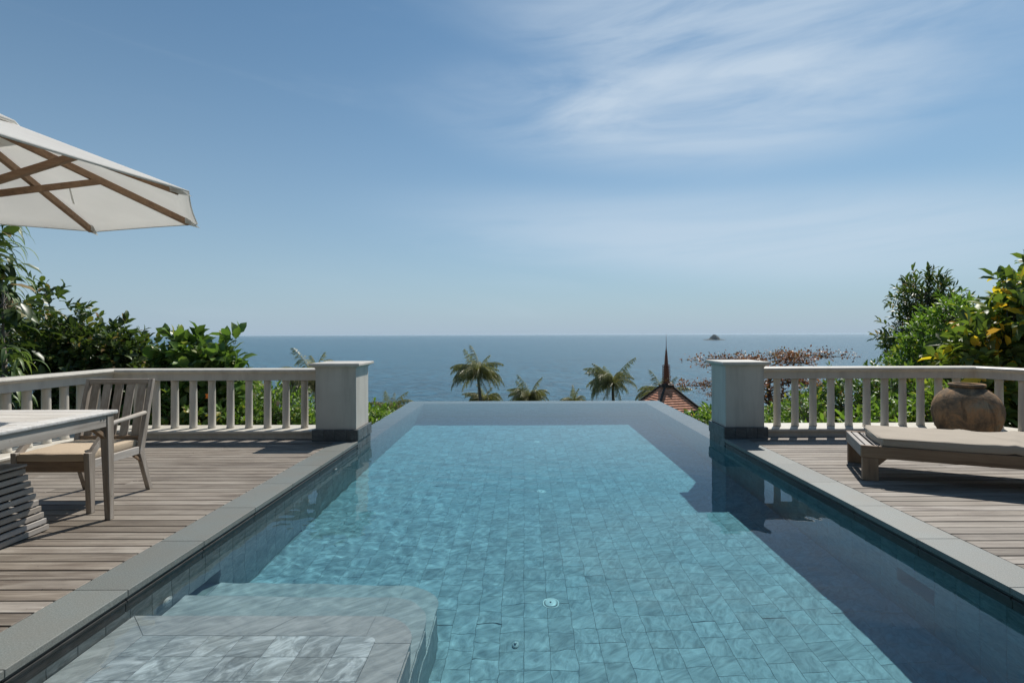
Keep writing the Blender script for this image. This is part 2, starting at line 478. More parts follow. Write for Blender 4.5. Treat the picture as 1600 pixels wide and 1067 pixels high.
def mk_sea():
    m = Mt('sea', .24, .16); g = m.mapped((.16, .13, 1), src='World')
    n1 = m.noise(g, 1.0, 5, .62, .5); n2 = m.noise(m.mapped((.035, .012, 1), src='World'), 1, 4, .6, .3)
    n3 = m.noise(m.mapped((.003, .008, 1), src='World'), 1, 4, .6, .3)
    c = m.ramp(n3, [(.35, (.012, .068, .108)), (.65, (.018, .088, .132))])
    wc = m.math('MULTIPLY', m.rng01(n1, .70, .8, 0, 1), m.rng01(n2, .55, .7, 0, 1))
    c = m.mix(1.0, c, m.ramp(n1, [(.38, g3(.55)), (.6, g3(1.3))]), 'MULTIPLY')  # light and dark of the wave facets put into the sea colour
    c = m.mix(m.math('MULTIPLY', wc, .35), c, (.5, .55, .58))
    m.col(c); h = m.math('ADD', m.math('MULTIPLY', n1, .8), m.math('MULTIPLY', n2, 1.8)); m.bump(h, 1.0, 1.6); return m.m


sea_mat = mk_sea()
rock_mat = plain('island_rock', (.10, .10, .085), .9)

rib_wood = wood('parasol_rib_wood', (0.156, 0.083, 0.045), (0.276, 0.154, 0.085), (0.396, 0.242, 0.140), 'X', .6, .2)

# ------------------------------------------------------------------ sea, hillside, haze
SEA = -28.75
mb = MB(); n = 128; RS = 30000
rings = [0, 60, 200, 600, 1500, 3500, 7000, 14000, RS]
v = [(0, 0, SEA)]; f = []
for r in rings[1:]:
    for k in range(n): v.append((r * math.cos(2 * math.pi * k / n), r * math.sin(2 * math.pi * k / n), SEA))
for k in range(n): f.append((0, 1 + k, 1 + (k + 1) % n))
for i in range(len(rings) - 2):
    for k in range(n): f.append((1 + i * n + k, 1 + (i + 1) * n + k, 1 + (i + 1) * n + (k + 1) % n, 1 + i * n + (k + 1) % n))
mb.add(v, f); sea = mb.build('sea', sea_mat, fix=False); tag(sea, kind='structure')


def ground_z(x, y):
    side = min(1, max(0, (abs(x - .2) - 2.9) / 1.5))
    near = -2.6 * (1 - side) + -.75 * side
    z = near - .14 * max(0, y - 7) - .02 * max(0, y - 60)
    if y < 7: z = near
    return z + .35 * noise.noise(Vector((x * .12, y * .12, 0))) * min(1, max(0, (y - 9) / 20))


mb = MB(); xs = np.concatenate([np.linspace(-260, -24, 30), np.linspace(-22, 22, 45), np.linspace(24, 260, 30)])
ys = np.concatenate([np.linspace(-30, 6, 10), np.linspace(6.7, 30, 40), np.linspace(32, 245, 60)])
v = [(x, y, ground_z(x, y)) for y in ys for x in xs]; nx = len(xs)
f = [(j * nx + i, j * nx + i + 1, (j + 1) * nx + i + 1, (j + 1) * nx + i) for j in range(len(ys) - 1) for i in range(nx - 1)]
mb.add(v, f, True); hill = mb.build('hillside', ground_mat, fix=False); tag(hill, kind='structure')
# ground under the added villa is lower than the deck and pool
for vv in hill.data.vertices:
    if vv.co.y < 6.72 and abs(vv.co.x) < 12: vv.co.z = -2.6

haze_mat = bpy.data.materials.new('haze_air'); haze_mat.use_nodes = True
hn = haze_mat.node_tree.nodes; hn.clear(); ho = hn.new('ShaderNodeOutputMaterial'); hv = hn.new('ShaderNodeVolumePrincipled')
hv.inputs['Density'].default_value = .000035; hv.inputs['Color'].default_value = (.72, .88, 1, 1); hv.inputs['Anisotropy'].default_value = .2
haze_mat.node_tree.links.new(hv.outputs[0], ho.inputs['Volume'])
tag(MB().box((-30500, -30500, SEA - 1), (30500, 30500, 5.6)).build('haze', haze_mat), kind='stuff')

# ------------------------------------------------------------------ pool
XL, XR = -1.95, 2.39            # coping inner edges
RIML, RIMR, YF = -2.28, 2.73, 10.38
WL = -.10                        # water level
PY = 6.56                        # back of the pillars
YN = -1.6                        # near end of the pool (behind the camera)


def floor_z(y): return WL - .98 - .075 * max(0, y - 3.3)


receivers = []


def rec(o): receivers.append(o); return o


def score(p): return Vector(p).length if (p[1] > .3 and abs(p[0]) < 1.25 * p[1] + .2) else 99 + Vector(p).length


def tile_set(root, cells, me_small, joined_mat, name='tile', limit=296, gap=.0015, th=.012):
    """cells: (centre, euler) ; nearest ones are objects, the rest one mesh"""
    cells = sorted(cells, key=lambda c: score((Vector(c[0]) + root.location - Vector((0, 0, 1.25)))))
    for c, e in cells[:limit]: rec(inst(name, me_small, root, c, e))
    if len(cells) > limit:
        vs = [Vector(v.co) for v in me_small.vertices]; fs = [tuple(p.vertices) for p in me_small.polygons]; mb = MB()
        for c, e in cells[limit:]:
            M = Matrix.Translation(c) @ Euler(e).to_matrix().to_4x4(); mb.add([M @ p for p in vs], fs)
        o = mb.build('distant_' + name + 's', joined_mat, root, fix=False, world=False); o['kind'] = 'stuff'; rec(o)


# floor
pf = tag(empty('pool_floor', (0, 0, 0)), kind='structure')
mb = MB(); yy = [YN, 3.3, YF]
v = [(x, y, floor_z(y) - .012) for y in yy for x in (XL - .1, XR + .1)] + [(x, y, -2.2) for y in yy for x in (XL - .1, XR + .1)]
mb.add(v, [(0, 1, 3, 2), (2, 3, 5, 4), (6, 8, 9, 7), (8, 10, 11, 9), (0, 6, 7, 1), (4, 5, 11, 10), (0, 2, 8, 6), (2, 4, 10, 8), (1, 7, 9, 3), (3, 9, 11, 5)])
rec(mb.build('screed', grout, pf))
tmesh = MB().box((-GP / 2 + .0008, -GP / 2 + .0008, -.011), (GP / 2 - .0008, GP / 2 - .0008, 0)).mesh('floor_tile', tile_floor, bevel=.0006)
cells = []; col_off = {i: rnd.choice((0, 0, 0, .05, .075, .10)) for i in range(-13, 17)}
for i in range(-13, 17):
    for j in range(int(YN / GP) + 1, int(9.9 / GP)):
        x, y = (i + .5) * GP, (j + .5) * GP + col_off[i]
        if x < XL or x > XR + .02: continue
        if x < -.6 and y < 3.15: continue
        cells.append(((x, y, floor_z(y) + rnd.uniform(-.0006, .0006)), (math.atan(-.075) if y > 3.3 else 0, 0, 0)))
tile_set(pf, cells, tmesh, tile_floor)

# side walls
NICHE = [(3.0, 3.3)]


def side_wall(x, sgn, name):
    root = tag(empty(name, (x, 0, 0)), kind='structure')
    mb = MB()
    # masonry behind the tiles, in front of and behind the niche
    xo = x - sgn * .011
    def slab(y0, y1, z0, z1, d=.3): mb.box((min(xo, xo - sgn * d), y0, z0), (max(xo, xo - sgn * d), y1, z1))
    slab(YN, 3.0, -2.2, -.125); slab(3.3, 10.38, -2.2, -.125); slab(3.0, 3.3, -2.2, -.72); slab(3.0, 3.3, -.52, -.125)
    rec(mb.build('masonry', grout, root))
    nb = MB().box((min(xo - sgn * .29, xo - sgn * .28), 3.0, -.72), (max(xo - sgn * .29, xo - sgn * .28), 3.3, -.52))
    rec(nb.build('inlet_recess', black_plastic, root))
    tm = MB().box((-.011, -.0738, -.0988), (.0, .0738, .0988)).mesh('wall_tile', tile_wall, bevel=.0008)
    cells = []
    for j in range(int(YN / .15), int(10.05 / .15)):
        for k in range(7):
            y, z = (j + .5) * .15, -.12 - .2 * k - .1
            if z < floor_z(y) - .05: continue
            if k == 2 and 3.0 < y < 3.3: continue
            if sgn > 0 and y < 2.9 and z < -.45: continue
            cells.append(((0, y, z), (0, 0, 0 if sgn > 0 else math.pi)))
    tile_set(root, cells, tm, tile_wall, 'wall_tile')
    return root


wall_l = side_wall(XL - .012, 1, 'pool_side_wall'); wall_r = side_wall(XR + .012, -1, 'pool_side_wall')
# rim behind the pillars and far rim, a little under water
rim = tag(empty('infinity_rim', (0, YF, 0)), kind='structure')
for a, b in (((RIML, PY, -2.6), (XL - .30, 10.055, -.122)), ((XR + .30, PY, -2.6), (RIMR, 10.055, -.122)), ((RIML, 10.06, -2.6), (RIMR, YF, -.122))):
    rec(MB().box(a, b).build('rim_wall', plinth_stone, rim, bevel=.004))
for x0, x1 in ((XL - .30, XL - .012), (XR + .012, XR + .30)):
    y = PY
    while y < 10.0:
        rec(MB().box((x0 + .002, y + .002, -.125), (x1, min(y + .6, 10.055) - .002, -.121)).build('rim_stone', plinth_stone, rim)); y += .6
fw = tag(empty('pool_far_wall', (0, 10.05, 0)), kind='structure')
tm = MB().box((-.0738, 0, -.0988), (.0738, .008, .0988)).mesh('far_wall_tile', tile_wall)
tile_set(fw, [(((i + .5) * .15, -.0, -.225 - .2 * k), (0, 0, 0)) for i in range(-13, 16) for k in range(7)], tm, tile_wall, 'wall_tile')
rec(MB().box((XL - .2, YN - .3, -2.2), (XR + .2, YN, -.02)).build('pool_near_wall', concrete)); tag(bpy.data.objects['pool_near_wall'], kind='structure')

# steps ------------------------------------------------------------
SX = -.52


def step_poly(ymax, r, inset=0, x0=XL, y0=YN):
    pts = [(x0 + inset, y0), (SX - inset, y0)]
    cx, cy = SX - r, ymax - r; rr = r - inset
    for k in range(13): t = math.pi / 2 * k / 12; pts.append((cx + rr * math.cos(t), cy + rr * math.sin(t)))
    pts.append((x0 + inset, ymax - inset)); return pts


steps = tag(empty('pool_steps', (XL, YN, -1.1)), kind='structure')
for ymax, top, r in ((2.56, -.215, .22), (2.95, -.46, .25), (3.30, -.70, .25)):
    rec(MB().prism(step_poly(ymax - .004, r, .004), -1.09, top - .02).build('step_riser', step_stone, steps))
# lower treads: long pieces and a curved corner piece
for ymax, top, r, back in ((2.95, -.46, .25, 2.56), (3.30, -.70, .25, 2.95)):
    for x0, x1 in ((XL, -1.3705), (-1.37, SX - r)):
        rec(MB().box((x0, back - .3, top - .02), (x1, ymax, top)).build('tread_stone', step_stone, steps, bevel=.0012))
    pts = [(SX - r + .001, back - .3), (SX, back - .3)]
    for k in range(13): t = math.pi / 2 * k / 12; pts.append((SX - r + r * math.cos(t) + .0005, ymax - r + r * math.sin(t)))
    rec(MB().prism(pts, top - .02, top).build('tread_stone', step_stone, steps, bevel=.0012))
BW = .165; top = -.215; r = .22; ym = 2.56
sm = step_stone
for poly in ([(XL, ym), (XL + BW, ym - BW), (-1.25, ym - BW), (-1.13, ym)],
             [(-1.128, ym), (-1.248, ym - BW), (SX - r - .001, ym - BW), (SX - r - .001, ym)]):
    rec(MB().prism(poly[::-1], top - .02, top).build('border_stone', sm, steps, bevel=.0008))
pts = []
for k in range(13): t = math.pi / 2 * k / 12; pts.append((SX - r + r * math.cos(t), ym - r + r * math.sin(t)))
pts += [(SX - r, ym - BW)]
for k in range(7): t = math.pi / 2 * (1 - k / 6); pts.append((SX - r + .055 * math.cos(t), ym - r + .055 * math.sin(t)))
rec(MB().prism(pts, top - .02, top).build('border_stone', sm, steps, bevel=.0008))
for i, (y0, y1) in enumerate(((1.75, ym - r), (1.15, 1.748), (.4, 1.148), (-.3, .398))):
    rec(MB().box((SX - BW, y0, top - .02), (SX, y1 - .002, top)).build('border_stone', sm, steps, bevel=.0008))
for y0, y1 in ((1.75, ym), (1.15, 1.748), (.4, 1.148), (-.3, .398)):
    a = y1 if y1 < ym else ym - BW
    rec(MB().prism([(XL, y0), (XL + BW, y0), (XL + BW, a - .002), (XL, (y1 - .002) if y1 < ym else ym - .003)], top - .02, top).build('border_stone', sm, steps, bevel=.0008))
x0 = XL + BW + .001; pw = (SX - BW - .001 - x0) / 7
tm = MB().box((-pw / 2 + .0007, -.0766, -.012), (pw / 2 - .0007, .0766, 0)).mesh('step_tile', tile_step, bevel=.0008)
for j in range(12):
    for i in range(7):
        rec(inst('step_tile', tm, steps, Vector((x0 + (i + .5) * pw, ym - BW - .0785 - j * .1545, top)) - steps.location))
rec(MB().box((x0 - .01, .5, top - .02), (SX - BW, ym - BW, top - .008)).build('step_bed', grout, steps))
# vertical joints on the riser beside the water
for k, (z0, z1, ye) in enumerate(((-.455, -.24, 2.3), (-.695, -.48, 2.66), (-1.08, -.72, 3.0))):
    y = ye
    while y > .5:
        rec(MB().box((SX - .004, y - .148, z0), (SX + .006, y, z1)).build('riser_stone', step_stone, steps)); y -= .15

# coping -----------------------------------------------------------
def coping(xin, xout, name, yend):
    root = tag(empty(name, (xin, 0, 0)), kind='structure'); s = 1 if xout > xin else -1
    a, b = min(xin, xout), max(xin, xout)
    ys = [yend] + [5.52 - .6 * k for k in range(0, 13)]
    for y1, y0 in zip(ys, ys[1:]):
        MB().box((a, y0 + .0008, -.034), (b, y1 - .0008, 0)).build('coping_stone', granite, root, bevel=.0035, seg=2)
        # dark stone band with a small lip under the nosing
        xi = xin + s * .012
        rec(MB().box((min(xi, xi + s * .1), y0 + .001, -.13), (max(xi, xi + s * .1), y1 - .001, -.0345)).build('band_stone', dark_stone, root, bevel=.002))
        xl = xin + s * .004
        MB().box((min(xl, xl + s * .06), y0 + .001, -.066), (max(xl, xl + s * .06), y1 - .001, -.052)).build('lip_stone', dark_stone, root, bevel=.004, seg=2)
    return root


coping(XL, -2.215, 'pool_coping', 6.018); coping(XR, 2.655, 'pool_coping', 6.098)

# water ------------------------------------------------------------
def wave_h(X, Y):
    z = np.zeros_like(X)
    wr = np.random.default_rng(4)
    for k in range(40):
        lam = wr.uniform(.05, .30); th = wr.normal(1.1, .9); ph = wr.uniform(0, 6.28)
        kx, ky = math.cos(th) * 6.283 / lam, math.sin(th) * 6.283 / lam
        z += (lam ** 1.2) * .00098 * np.sin(kx * X + ky * Y + ph + .8 * np.sin(1.7 * X + ph) + .7 * np.sin(1.3 * Y - ph))
    # livelier towards the left, calmer along the right edge
    z *= (.15 + .66 / (1 + np.exp((X + .2) * 1.5))) * (.35 + .65 / (1 + np.exp((Y - 5.5) * 1.2))) + .3 * np.exp(-((X - .4) ** 2 + (Y - 2.3) ** 2) / .35)
    for cx, cy, am in ((.0, 2.1, .00010), (-.25, 2.0, .00008)):
        r = np.sqrt((X - cx) ** 2 + (Y - cy) ** 2); z += am * np.sin(r * 6.283 / .06) * np.exp(-(r / .38) ** 2)
    return z


def mk_water():
    m = bpy.data.materials.new('pool_water_surface'); m.use_nodes = True; N_ = m.node_tree.nodes; N_.clear()
    o = N_.new('ShaderNodeOutputMaterial'); g = N_.new('ShaderNodeBsdfGlass'); g.inputs['IOR'].default_value = 1.333
    g.inputs['Roughness'].default_value = 0; g.inputs['Color'].default_value = (1, 1, 1, 1)
    m.node_tree.links.new(g.outputs[0], o.inputs[0]); return m


def water():
    st = .0125
    nx_ = int((RIMR - RIML + .01) / st); yv = np.concatenate([np.arange(YN, 1.2, .05), np.arange(1.2, 5.5, st), np.arange(5.5, YF - .02, .025), [YF + .005]])
    xv = np.linspace(RIML - .005, RIMR + .005, nx_)
    X, Y = np.meshgrid(xv, yv); Z = WL + wave_h(X, Y)
    V = np.stack([X, Y, Z], -1).reshape(-1, 3)
    ni, nj = len(xv), len(yv)
    I, J = np.meshgrid(np.arange(ni - 1), np.arange(nj - 1))
    cx, cy = xv[I] + st / 2, yv[J]
    keep = (cy > PY - .03) | ((cx > XL - .02) & (cx < XR + .02))
    a = (J * ni + I)[keep]; F = np.stack([a, a + 1, a + ni + 1, a + ni], -1)
    faces = F.tolist(); V = V.tolist()
    # film of water running over the outer edge
    def skirt(ids):
        b = len(V); V.extend([[V[i][0], V[i][1], -.45] for i in ids])
        for k in range(len(ids) - 1): faces.append([ids[k], b + k, b + k + 1, ids[k + 1]])
    skirt([(nj - 1) * ni + i for i in range(ni)][::-1])
    js = [j for j in range(nj) if yv[j] > PY]
    skirt([j * ni for j in js][::-1]); skirt([j * ni + ni - 1 for j in js])
    me = bpy.data.meshes.new('pool_water'); me.from_pydata(V, [], faces); me.materials.append(mk_water())
    sm = np.ones(len(me.polygons), bool); sm[len(F):] = False; me.polygons.foreach_set('use_smooth', sm)
    o = link(bpy.data.objects.new('pool_water', me)); tag(o, kind='structure'); o.cycles.is_caustics_caster = True
    vm = bpy.data.materials.new('water_absorption'); vm.use_nodes = True; N_ = vm.node_tree.nodes; N_.clear()
    oo = N_.new('ShaderNodeOutputMaterial'); va = N_.new('ShaderNodeVolumeAbsorption')
    va.inputs['Color'].default_value = (.0, .845, .985, 1); va.inputs['Density'].default_value = .62
    vm.node_tree.links.new(va.outputs[0], oo.inputs['Volume'])
    b = MB().box((RIML - .004, YN + .01, -2.3), (RIMR + .004, YF + .004, WL + .0045)).build('water_body', vm, o)
    b['kind'] = 'stuff'


water()

# pool fittings ----------------------------------------------------
def round_fitting(name, label, loc, r, rot=(0, 0, 0), group=None):
    t = thing(name, label, 'pool drain', loc, 0, group); t.rotation_euler = rot
    rec(MB().lathe([(r, 0), (r, .004), (r * .9, .007), (r * .86, .004)], 28).build('outer_ring', white_plastic, t, world=False))
    rec(MB().lathe([(r * .8, .0), (r * .8, .004)], 28).build('gap_ring', black_plastic, t, world=False))
    rec(MB().lathe([(r * .74, .0), (r * .74, .009), (r * .6, .011), (r * .15, .012), (0.001, .012)], 28).build('cover', white_plastic, t, world=False))
    rec(MB().lathe([(r * .12, .012), (r * .12, .014)], 10).build('screw', black_plastic, t, world=False))
    return t


round_fitting('pool_drain', 'nearest and largest round white drain cover on the pool floor', (.176, 3.45, floor_z(3.45)), .056, group='white round drains on the pool floor')
round_fitting('pool_drain', 'round white drain cover in the middle of the pool floor', (.19, 5.58, floor_z(5.58)), .056, group='white round drains on the pool floor')
round_fitting('pool_drain', 'farthest round white drain cover near the far end of the pool floor', (.2, 7.87, floor_z(7.87)), .056, group='white round drains on the pool floor')
t = round_fitting('wall_inlet', 'oval-looking white water inlet on the left pool wall above the steps', (XL + .0, 2.79, -.33), .036, (0, R(90), 0)); t['category'] = 'pool inlet'
t = round_fitting('wall_inlet', 'small white water inlet on the left pool wall near the pillar', (XL + .0, 5.3, -.25), .034, (0, R(90), 0)); t['category'] = 'pool inlet'
t = thing('floor_nozzle', 'small bubbling nozzle on the pool floor nearest the camera', 'nozzle', (-.05, 3.05, floor_z(3.05)))
rec(MB().lathe([(.018, 0), (.018, .01), (.010, .018), (.001, .018)], 16).build('nozzle_ring', white_plastic, t, world=False))
rec(MB().lathe([(.008, .016), (.008, .024), (.001, .024)], 10).build('nozzle_jet', white_plastic, t, world=False))

for o in receivers: o.cycles.is_caustics_receiver = True

# ------------------------------------------------------------------ decks
def deck(name, xin, xfar, ymax, x_of_y):
    root = tag(empty(name, (xin, 0, 0)), kind='structure'); y = ymax - .105; k = 0
    while y > -1.5:
        xo = x_of_y(y); cuts = [xin, xo]
        # a few butt joints
        if rnd.random() < .55:
            c = xin + (xo - xin) * rnd.uniform(.25, .75); cuts = [xin, c, xo]
        for a, b in zip(cuts, cuts[1:]):
            a_, b_ = min(a, b) + .001, max(a, b) - .001
            o = MB().box((0, 0, -.024), (b_ - a_, .0955, 0)).build('deck_board', deck_wood, None, bevel=.0025)
            o.parent = root; o.location = (a_ - xin, y + .003, rnd.uniform(-.0015, .0005)); o.rotation_euler = (rnd.uniform(-.004, .004), 0, rnd.uniform(-.0004, .0004))
        y -= .105
    return root


deck('wooden_deck', -2.218, -5.2, 6.20, lambda y: -5.12 if y > -1 else -6)
deck('wooden_deck', 2.658, 6, 6.24, lambda y: 5.56 + (6.3 - y) * .478 + .05)
base = tag(empty('deck_base', (0, 0, -.1)), kind='structure')
MB().box((-5.5, YN, -2.6), (-2.29, 6.6, -.045)).build('retaining_wall', concrete, base)
MB().prism([(2.74, YN), (10, YN), (10.0, -.5), (5.8, 6.62), (2.74, 6.62)], -2.6, -.045).build('retaining_wall', concrete, base)
MB().box((-2.289, YN, -.124), (-2.07, 6.018, -.036)).build('coping_bed', dark_void, base)
MB().box((2.50, YN, -.124), (2.739, 6.098, -.036)).build('coping_bed', dark_void, base)

# the pool's villa, added unseen behind the camera to block sky light
sky_block_villa = tag(empty('sky_block_villa', (0, -5, 0)), kind='structure')
MB().box((-7, -6.2, -.045), (8, -1.61, 0)).build('terrace', concrete, sky_block_villa)
for x0_, x1_ in ((-7, -3.6), (-.9, 1.3), (4.0, 8)): MB().box((x0_, -5.6, 0), (x1_, -5.35, 3.0)).build('wall', paint, sky_block_villa)
for x0_, x1_ in ((-3.6, -.9), (1.3, 4.0)):
    MB().box((x0_, -5.56, 0), (x1_, -5.50, 2.4)).build('glass_door', black_plastic, sky_block_villa)
    MB().box((x0_, -5.6, 2.4), (x1_, -5.35, 3.0)).build('lintel', paint, sky_block_villa)
    for q in range(4): MB().box((x0_ + q * .88, -5.5, 0), (x0_ + q * .88 + .06, -5.44, 2.4)).build('door_frame', brown_wood_z, sky_block_villa)
MB().box((-8.5, -6.0, 3.0), (9.5, -1.9, 3.06)).build('eaves_ceiling', brown_wood_x, sky_block_villa)
MB().add([(-8.6, -1.8, 3.06), (9.6, -1.8, 3.06), (7.0, -8, 8.0), (-6.0, -8, 8.0), (-8.6, -1.8, 3.2), (9.6, -1.8, 3.2), (7.0, -8, 8.15), (-6.0, -8, 8.15)], [(0, 1, 2, 3), (4, 5, 6, 7), (0, 1, 5, 4), (1, 2, 6, 5), (2, 3, 7, 6), (3, 0, 4, 7)]).build('roof', ridge_mat, sky_block_villa)
for x_ in (-6.8, -2.6, 2.9, 7.8): MB().box((x_, -2.95, 0), (x_ + .2, -2.75, 3.0)).build('porch_post', paint, sky_block_villa)

# ------------------------------------------------------------------ pillars
def pillar(x0, x1, y0, y1, label, pool_side):
    t = thing('pillar', label, 'pillar', ((x0 + x1) / 2, (y0 + y1) / 2, 0), 0, 'white pillars at the ends of the balustrades')
    MB().box((x0, y0, .13), (x1, y1, .856)).build('shaft', paint, t, bevel=.004)
    MB().box((x0 + .01, y0 + .01, -.3), (x1 - .01, y1 - .01, .135)).build('core', concrete, t)
    cx, cy, h = (x0 + x1) / 2, (y0 + y1) / 2, (x1 - x0) / 2
    prof = [(h + .003, .850), (h + .006, .860), (h + .018, .868), (h + .036, .878), (h + .052, .884), (h + .056, .887), (h + .056, .908), (h + .050, .915), (.01, .921)]
    v = []; f = []
    for r_, z in prof:
        for sx, sy in ((-1, -1), (1, -1), (1, 1), (-1, 1)): v.append((cx + sx * r_, cy + sy * r_, z))
    for i in range(len(prof) - 1):
        for k in range(4): f.append((i * 4 + k, i * 4 + (k + 1) % 4, (i + 1) * 4 + (k + 1) % 4, (i + 1) * 4 + k))
    f += [(3, 2, 1, 0), tuple(32 + k for k in range(4))]
    MB().add(v, f).build('cap', paint, t)
    # plinth of dark stone tiles, each its own piece
    px0, px1, py0, py1 = x0 - .03, x1 + .03, y0 - .04, y1 + .02
    if pool_side > 0: px1 = XL
    else: px0 = XR
    n_ = 4; w = (px1 - px0) / n_
    for k in range(n_):
        MB().box((px0 + k * w + .001, py0, .0), (px0 + (k + 1) * w - .001, py0 + .02 + .002 * (k % 2), .136 - .004 * (k % 2))).build('plinth_tile', plinth_stone, t, bevel=.002)
    for xa, xb, zb in ((px0, px0 + .02, .0 if pool_side > 0 else -.13), (px1 - .02, px1, -.13 if pool_side > 0 else 0)):
        for k in range(3):
            d = (py1 - py0 - .024) / 3; ya = py0 + .024 + k * d
            MB().box((xa, ya + .001, max(zb, 0)), (xb, ya + d - .001, .134)).build('plinth_tile', plinth_stone, t, bevel=.002)
            if zb < 0: 
                s_ = .012 if pool_side > 0 else -.012
                MB().box((min(xa, xb) - s_, ya + .001, -.13), (max(xa, xb) - s_, ya + d - .001, -.003)).build('plinth_tile', plinth_stone, t, bevel=.002)
    MB().box((px0 + .02, py0 + .024, .1), (px1 - .02, py1, .131)).build('plinth_top', plinth_stone, t)
    return t


pillar(-2.465, -1.985, 6.06, 6.54, 'square white pillar on a dark stone plinth left of the pool', 1)
pillar(2.42, 2.885, 6.14, 6.60, 'square white pillar on a dark stone plinth right of the pool', -1)

# ------------------------------------------------------------------ balustrades
bal_prof = [(.043, 0), (.046, .006), (.046, .018), (.0425, .028), (.0422, .3), (.040, .560), (.0425, .572), (.0425, .598)]
bal_me = MB().lathe(bal_prof, 20).mesh('baluster', paint, fix=True)
rail_prof = [(-.082, .694), (.082, .694), (.082, .776), (.098, .782), (.104, .792), (.124, .800), (.130, .812), (.127, .826), (.112, .834), (-.112, .834), (-.127, .826), (-.130, .812), (-.124, .800), (-.104, .792), (-.098, .782), (-.082, .776)]
sill_prof = [(-.175, -.045), (.175, -.045), (.175, .055), (.205, .062), (.21, .072), (.21, .090), (.203, .097), (-.203, .097), (-.21, .090), (-.21, .072), (-.205, .062), (-.175, .055)]


def balustrade(label, path, balusters):
    t = thing('balustrade', label, 'balustrade', (path[0][0], path[0][1], 0), 0, 'white balustrades round the deck')
    for i in range(len(path) - 1):
        pass
    MB().sweep(path, rail_prof).build('handrail', paint, t)
    MB().sweep(path, sill_prof).build('base_sill', paint, t)
    for x, y in balusters:
        inst('baluster', bal_me, t, Vector((x, y, .0965)) - t.location, (0, 0, rnd.uniform(0, 6)))
    return t


yl = 6.38
balustrade('white balustrade along the far and left edges of the left deck', [(-2.466, yl), (-5.13, yl), (-5.13, -1.2)],
           [(-2.73 - .231 * k, yl) for k in range(10)] + [(-5.13, yl - .02 - .215 * k) for k in range(1, 32)])
yr = 6.42; dx, dy = .431, -.902
balustrade('white balustrade along the far and right edges of the right deck', [(2.886, yr), (5.64, yr), (5.64 + dx * 7, yr + dy * 7)],
           [(3.176 + .2247 * k, yr) for k in range(11)] + [(5.64 + dx * (.03 + .222 * k), yr + dy * (.03 + .222 * k)) for k in range(1, 30)])

# ------------------------------------------------------------------ table
TX0, TX1, TY0, TY1 = -3.80, -2.80, 2.06, 3.54
t = thing('dining_table', 'bleached wooden table under the white parasol on the left deck', 'table', (-3.3, 2.8, 0))
fr = .10
MB().box((TX1 - fr, TY0, .714), (TX1, TY1, .740)).build('edge_board', table_wood, t, bevel=.009, seg=3)
MB().box((TX0, TY0, .714), (TX0 + fr, TY1, .740)).build('edge_board', table_wood, t, bevel=.009, seg=3)
MB().box((TX0 + fr, TY1 - fr, .714), (TX1 - fr, TY1, .740)).build('edge_board', table_wood, t, bevel=.006, seg=2)
MB().box((TX0 + fr, TY0, .714), (TX1 - fr, TY0 + fr, .740)).build('edge_board', table_wood, t, bevel=.006, seg=2)
ns = 10; h = (TY1 - TY0 - 2 * fr) / ns
for k in range(ns):
    y0 = TY0 + fr + k * h
    if abs(y0 + h / 2 - 2.84) < h * .6:
        for a, b in ((TX0 + fr, -3.33), (-3.27, TX1 - fr)): MB().box((a, y0 + .0015, .716), (b, y0 + h - .0015, .7392)).build('top_board', table_wood, t, bevel=.002)
    else: MB().box((TX0 + fr, y0 + .0015, .716), (TX1 - fr, y0 + h - .0015, .7392)).build('top_board', table_wood, t, bevel=.002)
lx = (TX0 + .01, TX1 - .008); ly = (TY0 + .03, TY1 - .03)
for sx in (0, 1):
    for sy in (0, 1):
        s1, s2 = (1 if sx else -1), (1 if sy else -1)
        x, y = lx[sx], ly[sy]; w0, w1 = .058, .038
        v = []
        for z, w in ((0, w1), (.713, w0)):
            for a, b in ((0, 0), (1, 0), (1, 1), (0, 1)): v.append((x - s1 * w * a, y - s2 * w * b, z))
        MB().add(v, [(0, 1, 2, 3), (4, 5, 6, 7), (0, 1, 5, 4), (1, 2, 6, 5), (2, 3, 7, 6), (3, 0, 4, 7)]).build('leg', pale_wood_z, t, bevel=.003)
        bx, by = x - s1 * .03, y - s2 * .058
        MB().bar((bx, by + s2 * .012, .565), (bx, by - s2 * .095, .65), .034, .024).build('corner_brace', brown_wood_y, t, bevel=.002)
for x, s1 in ((lx[0], -1), (lx[1], 1)):
    MB().box((min(x - s1 * .005, x - s1 * .03), ly[0] + .058, .636), (max(x - s1 * .005, x - s1 * .03), ly[1] - .058, .713)).build('apron', pale_wood_y, t, bevel=.002)
for y, s2 in ((ly[0], -1), (ly[1], 1)):
    MB().box((lx[0] + .058, min(y - s2 * .005, y - s2 * .03), .636), (lx[1] - .058, max(y - s2 * .005, y - s2 * .03), .713)).build('apron', pale_wood_x, t, bevel=.002)
for dy_ in (.02, .045):
    m_ = MB().tube([(lx[1] - .006, ly[1] - .058 - dy_, .688), (lx[1] - .002, ly[1] - .058 - dy_, .688)], .004, 8); m_.build('screw', black_plastic, t)

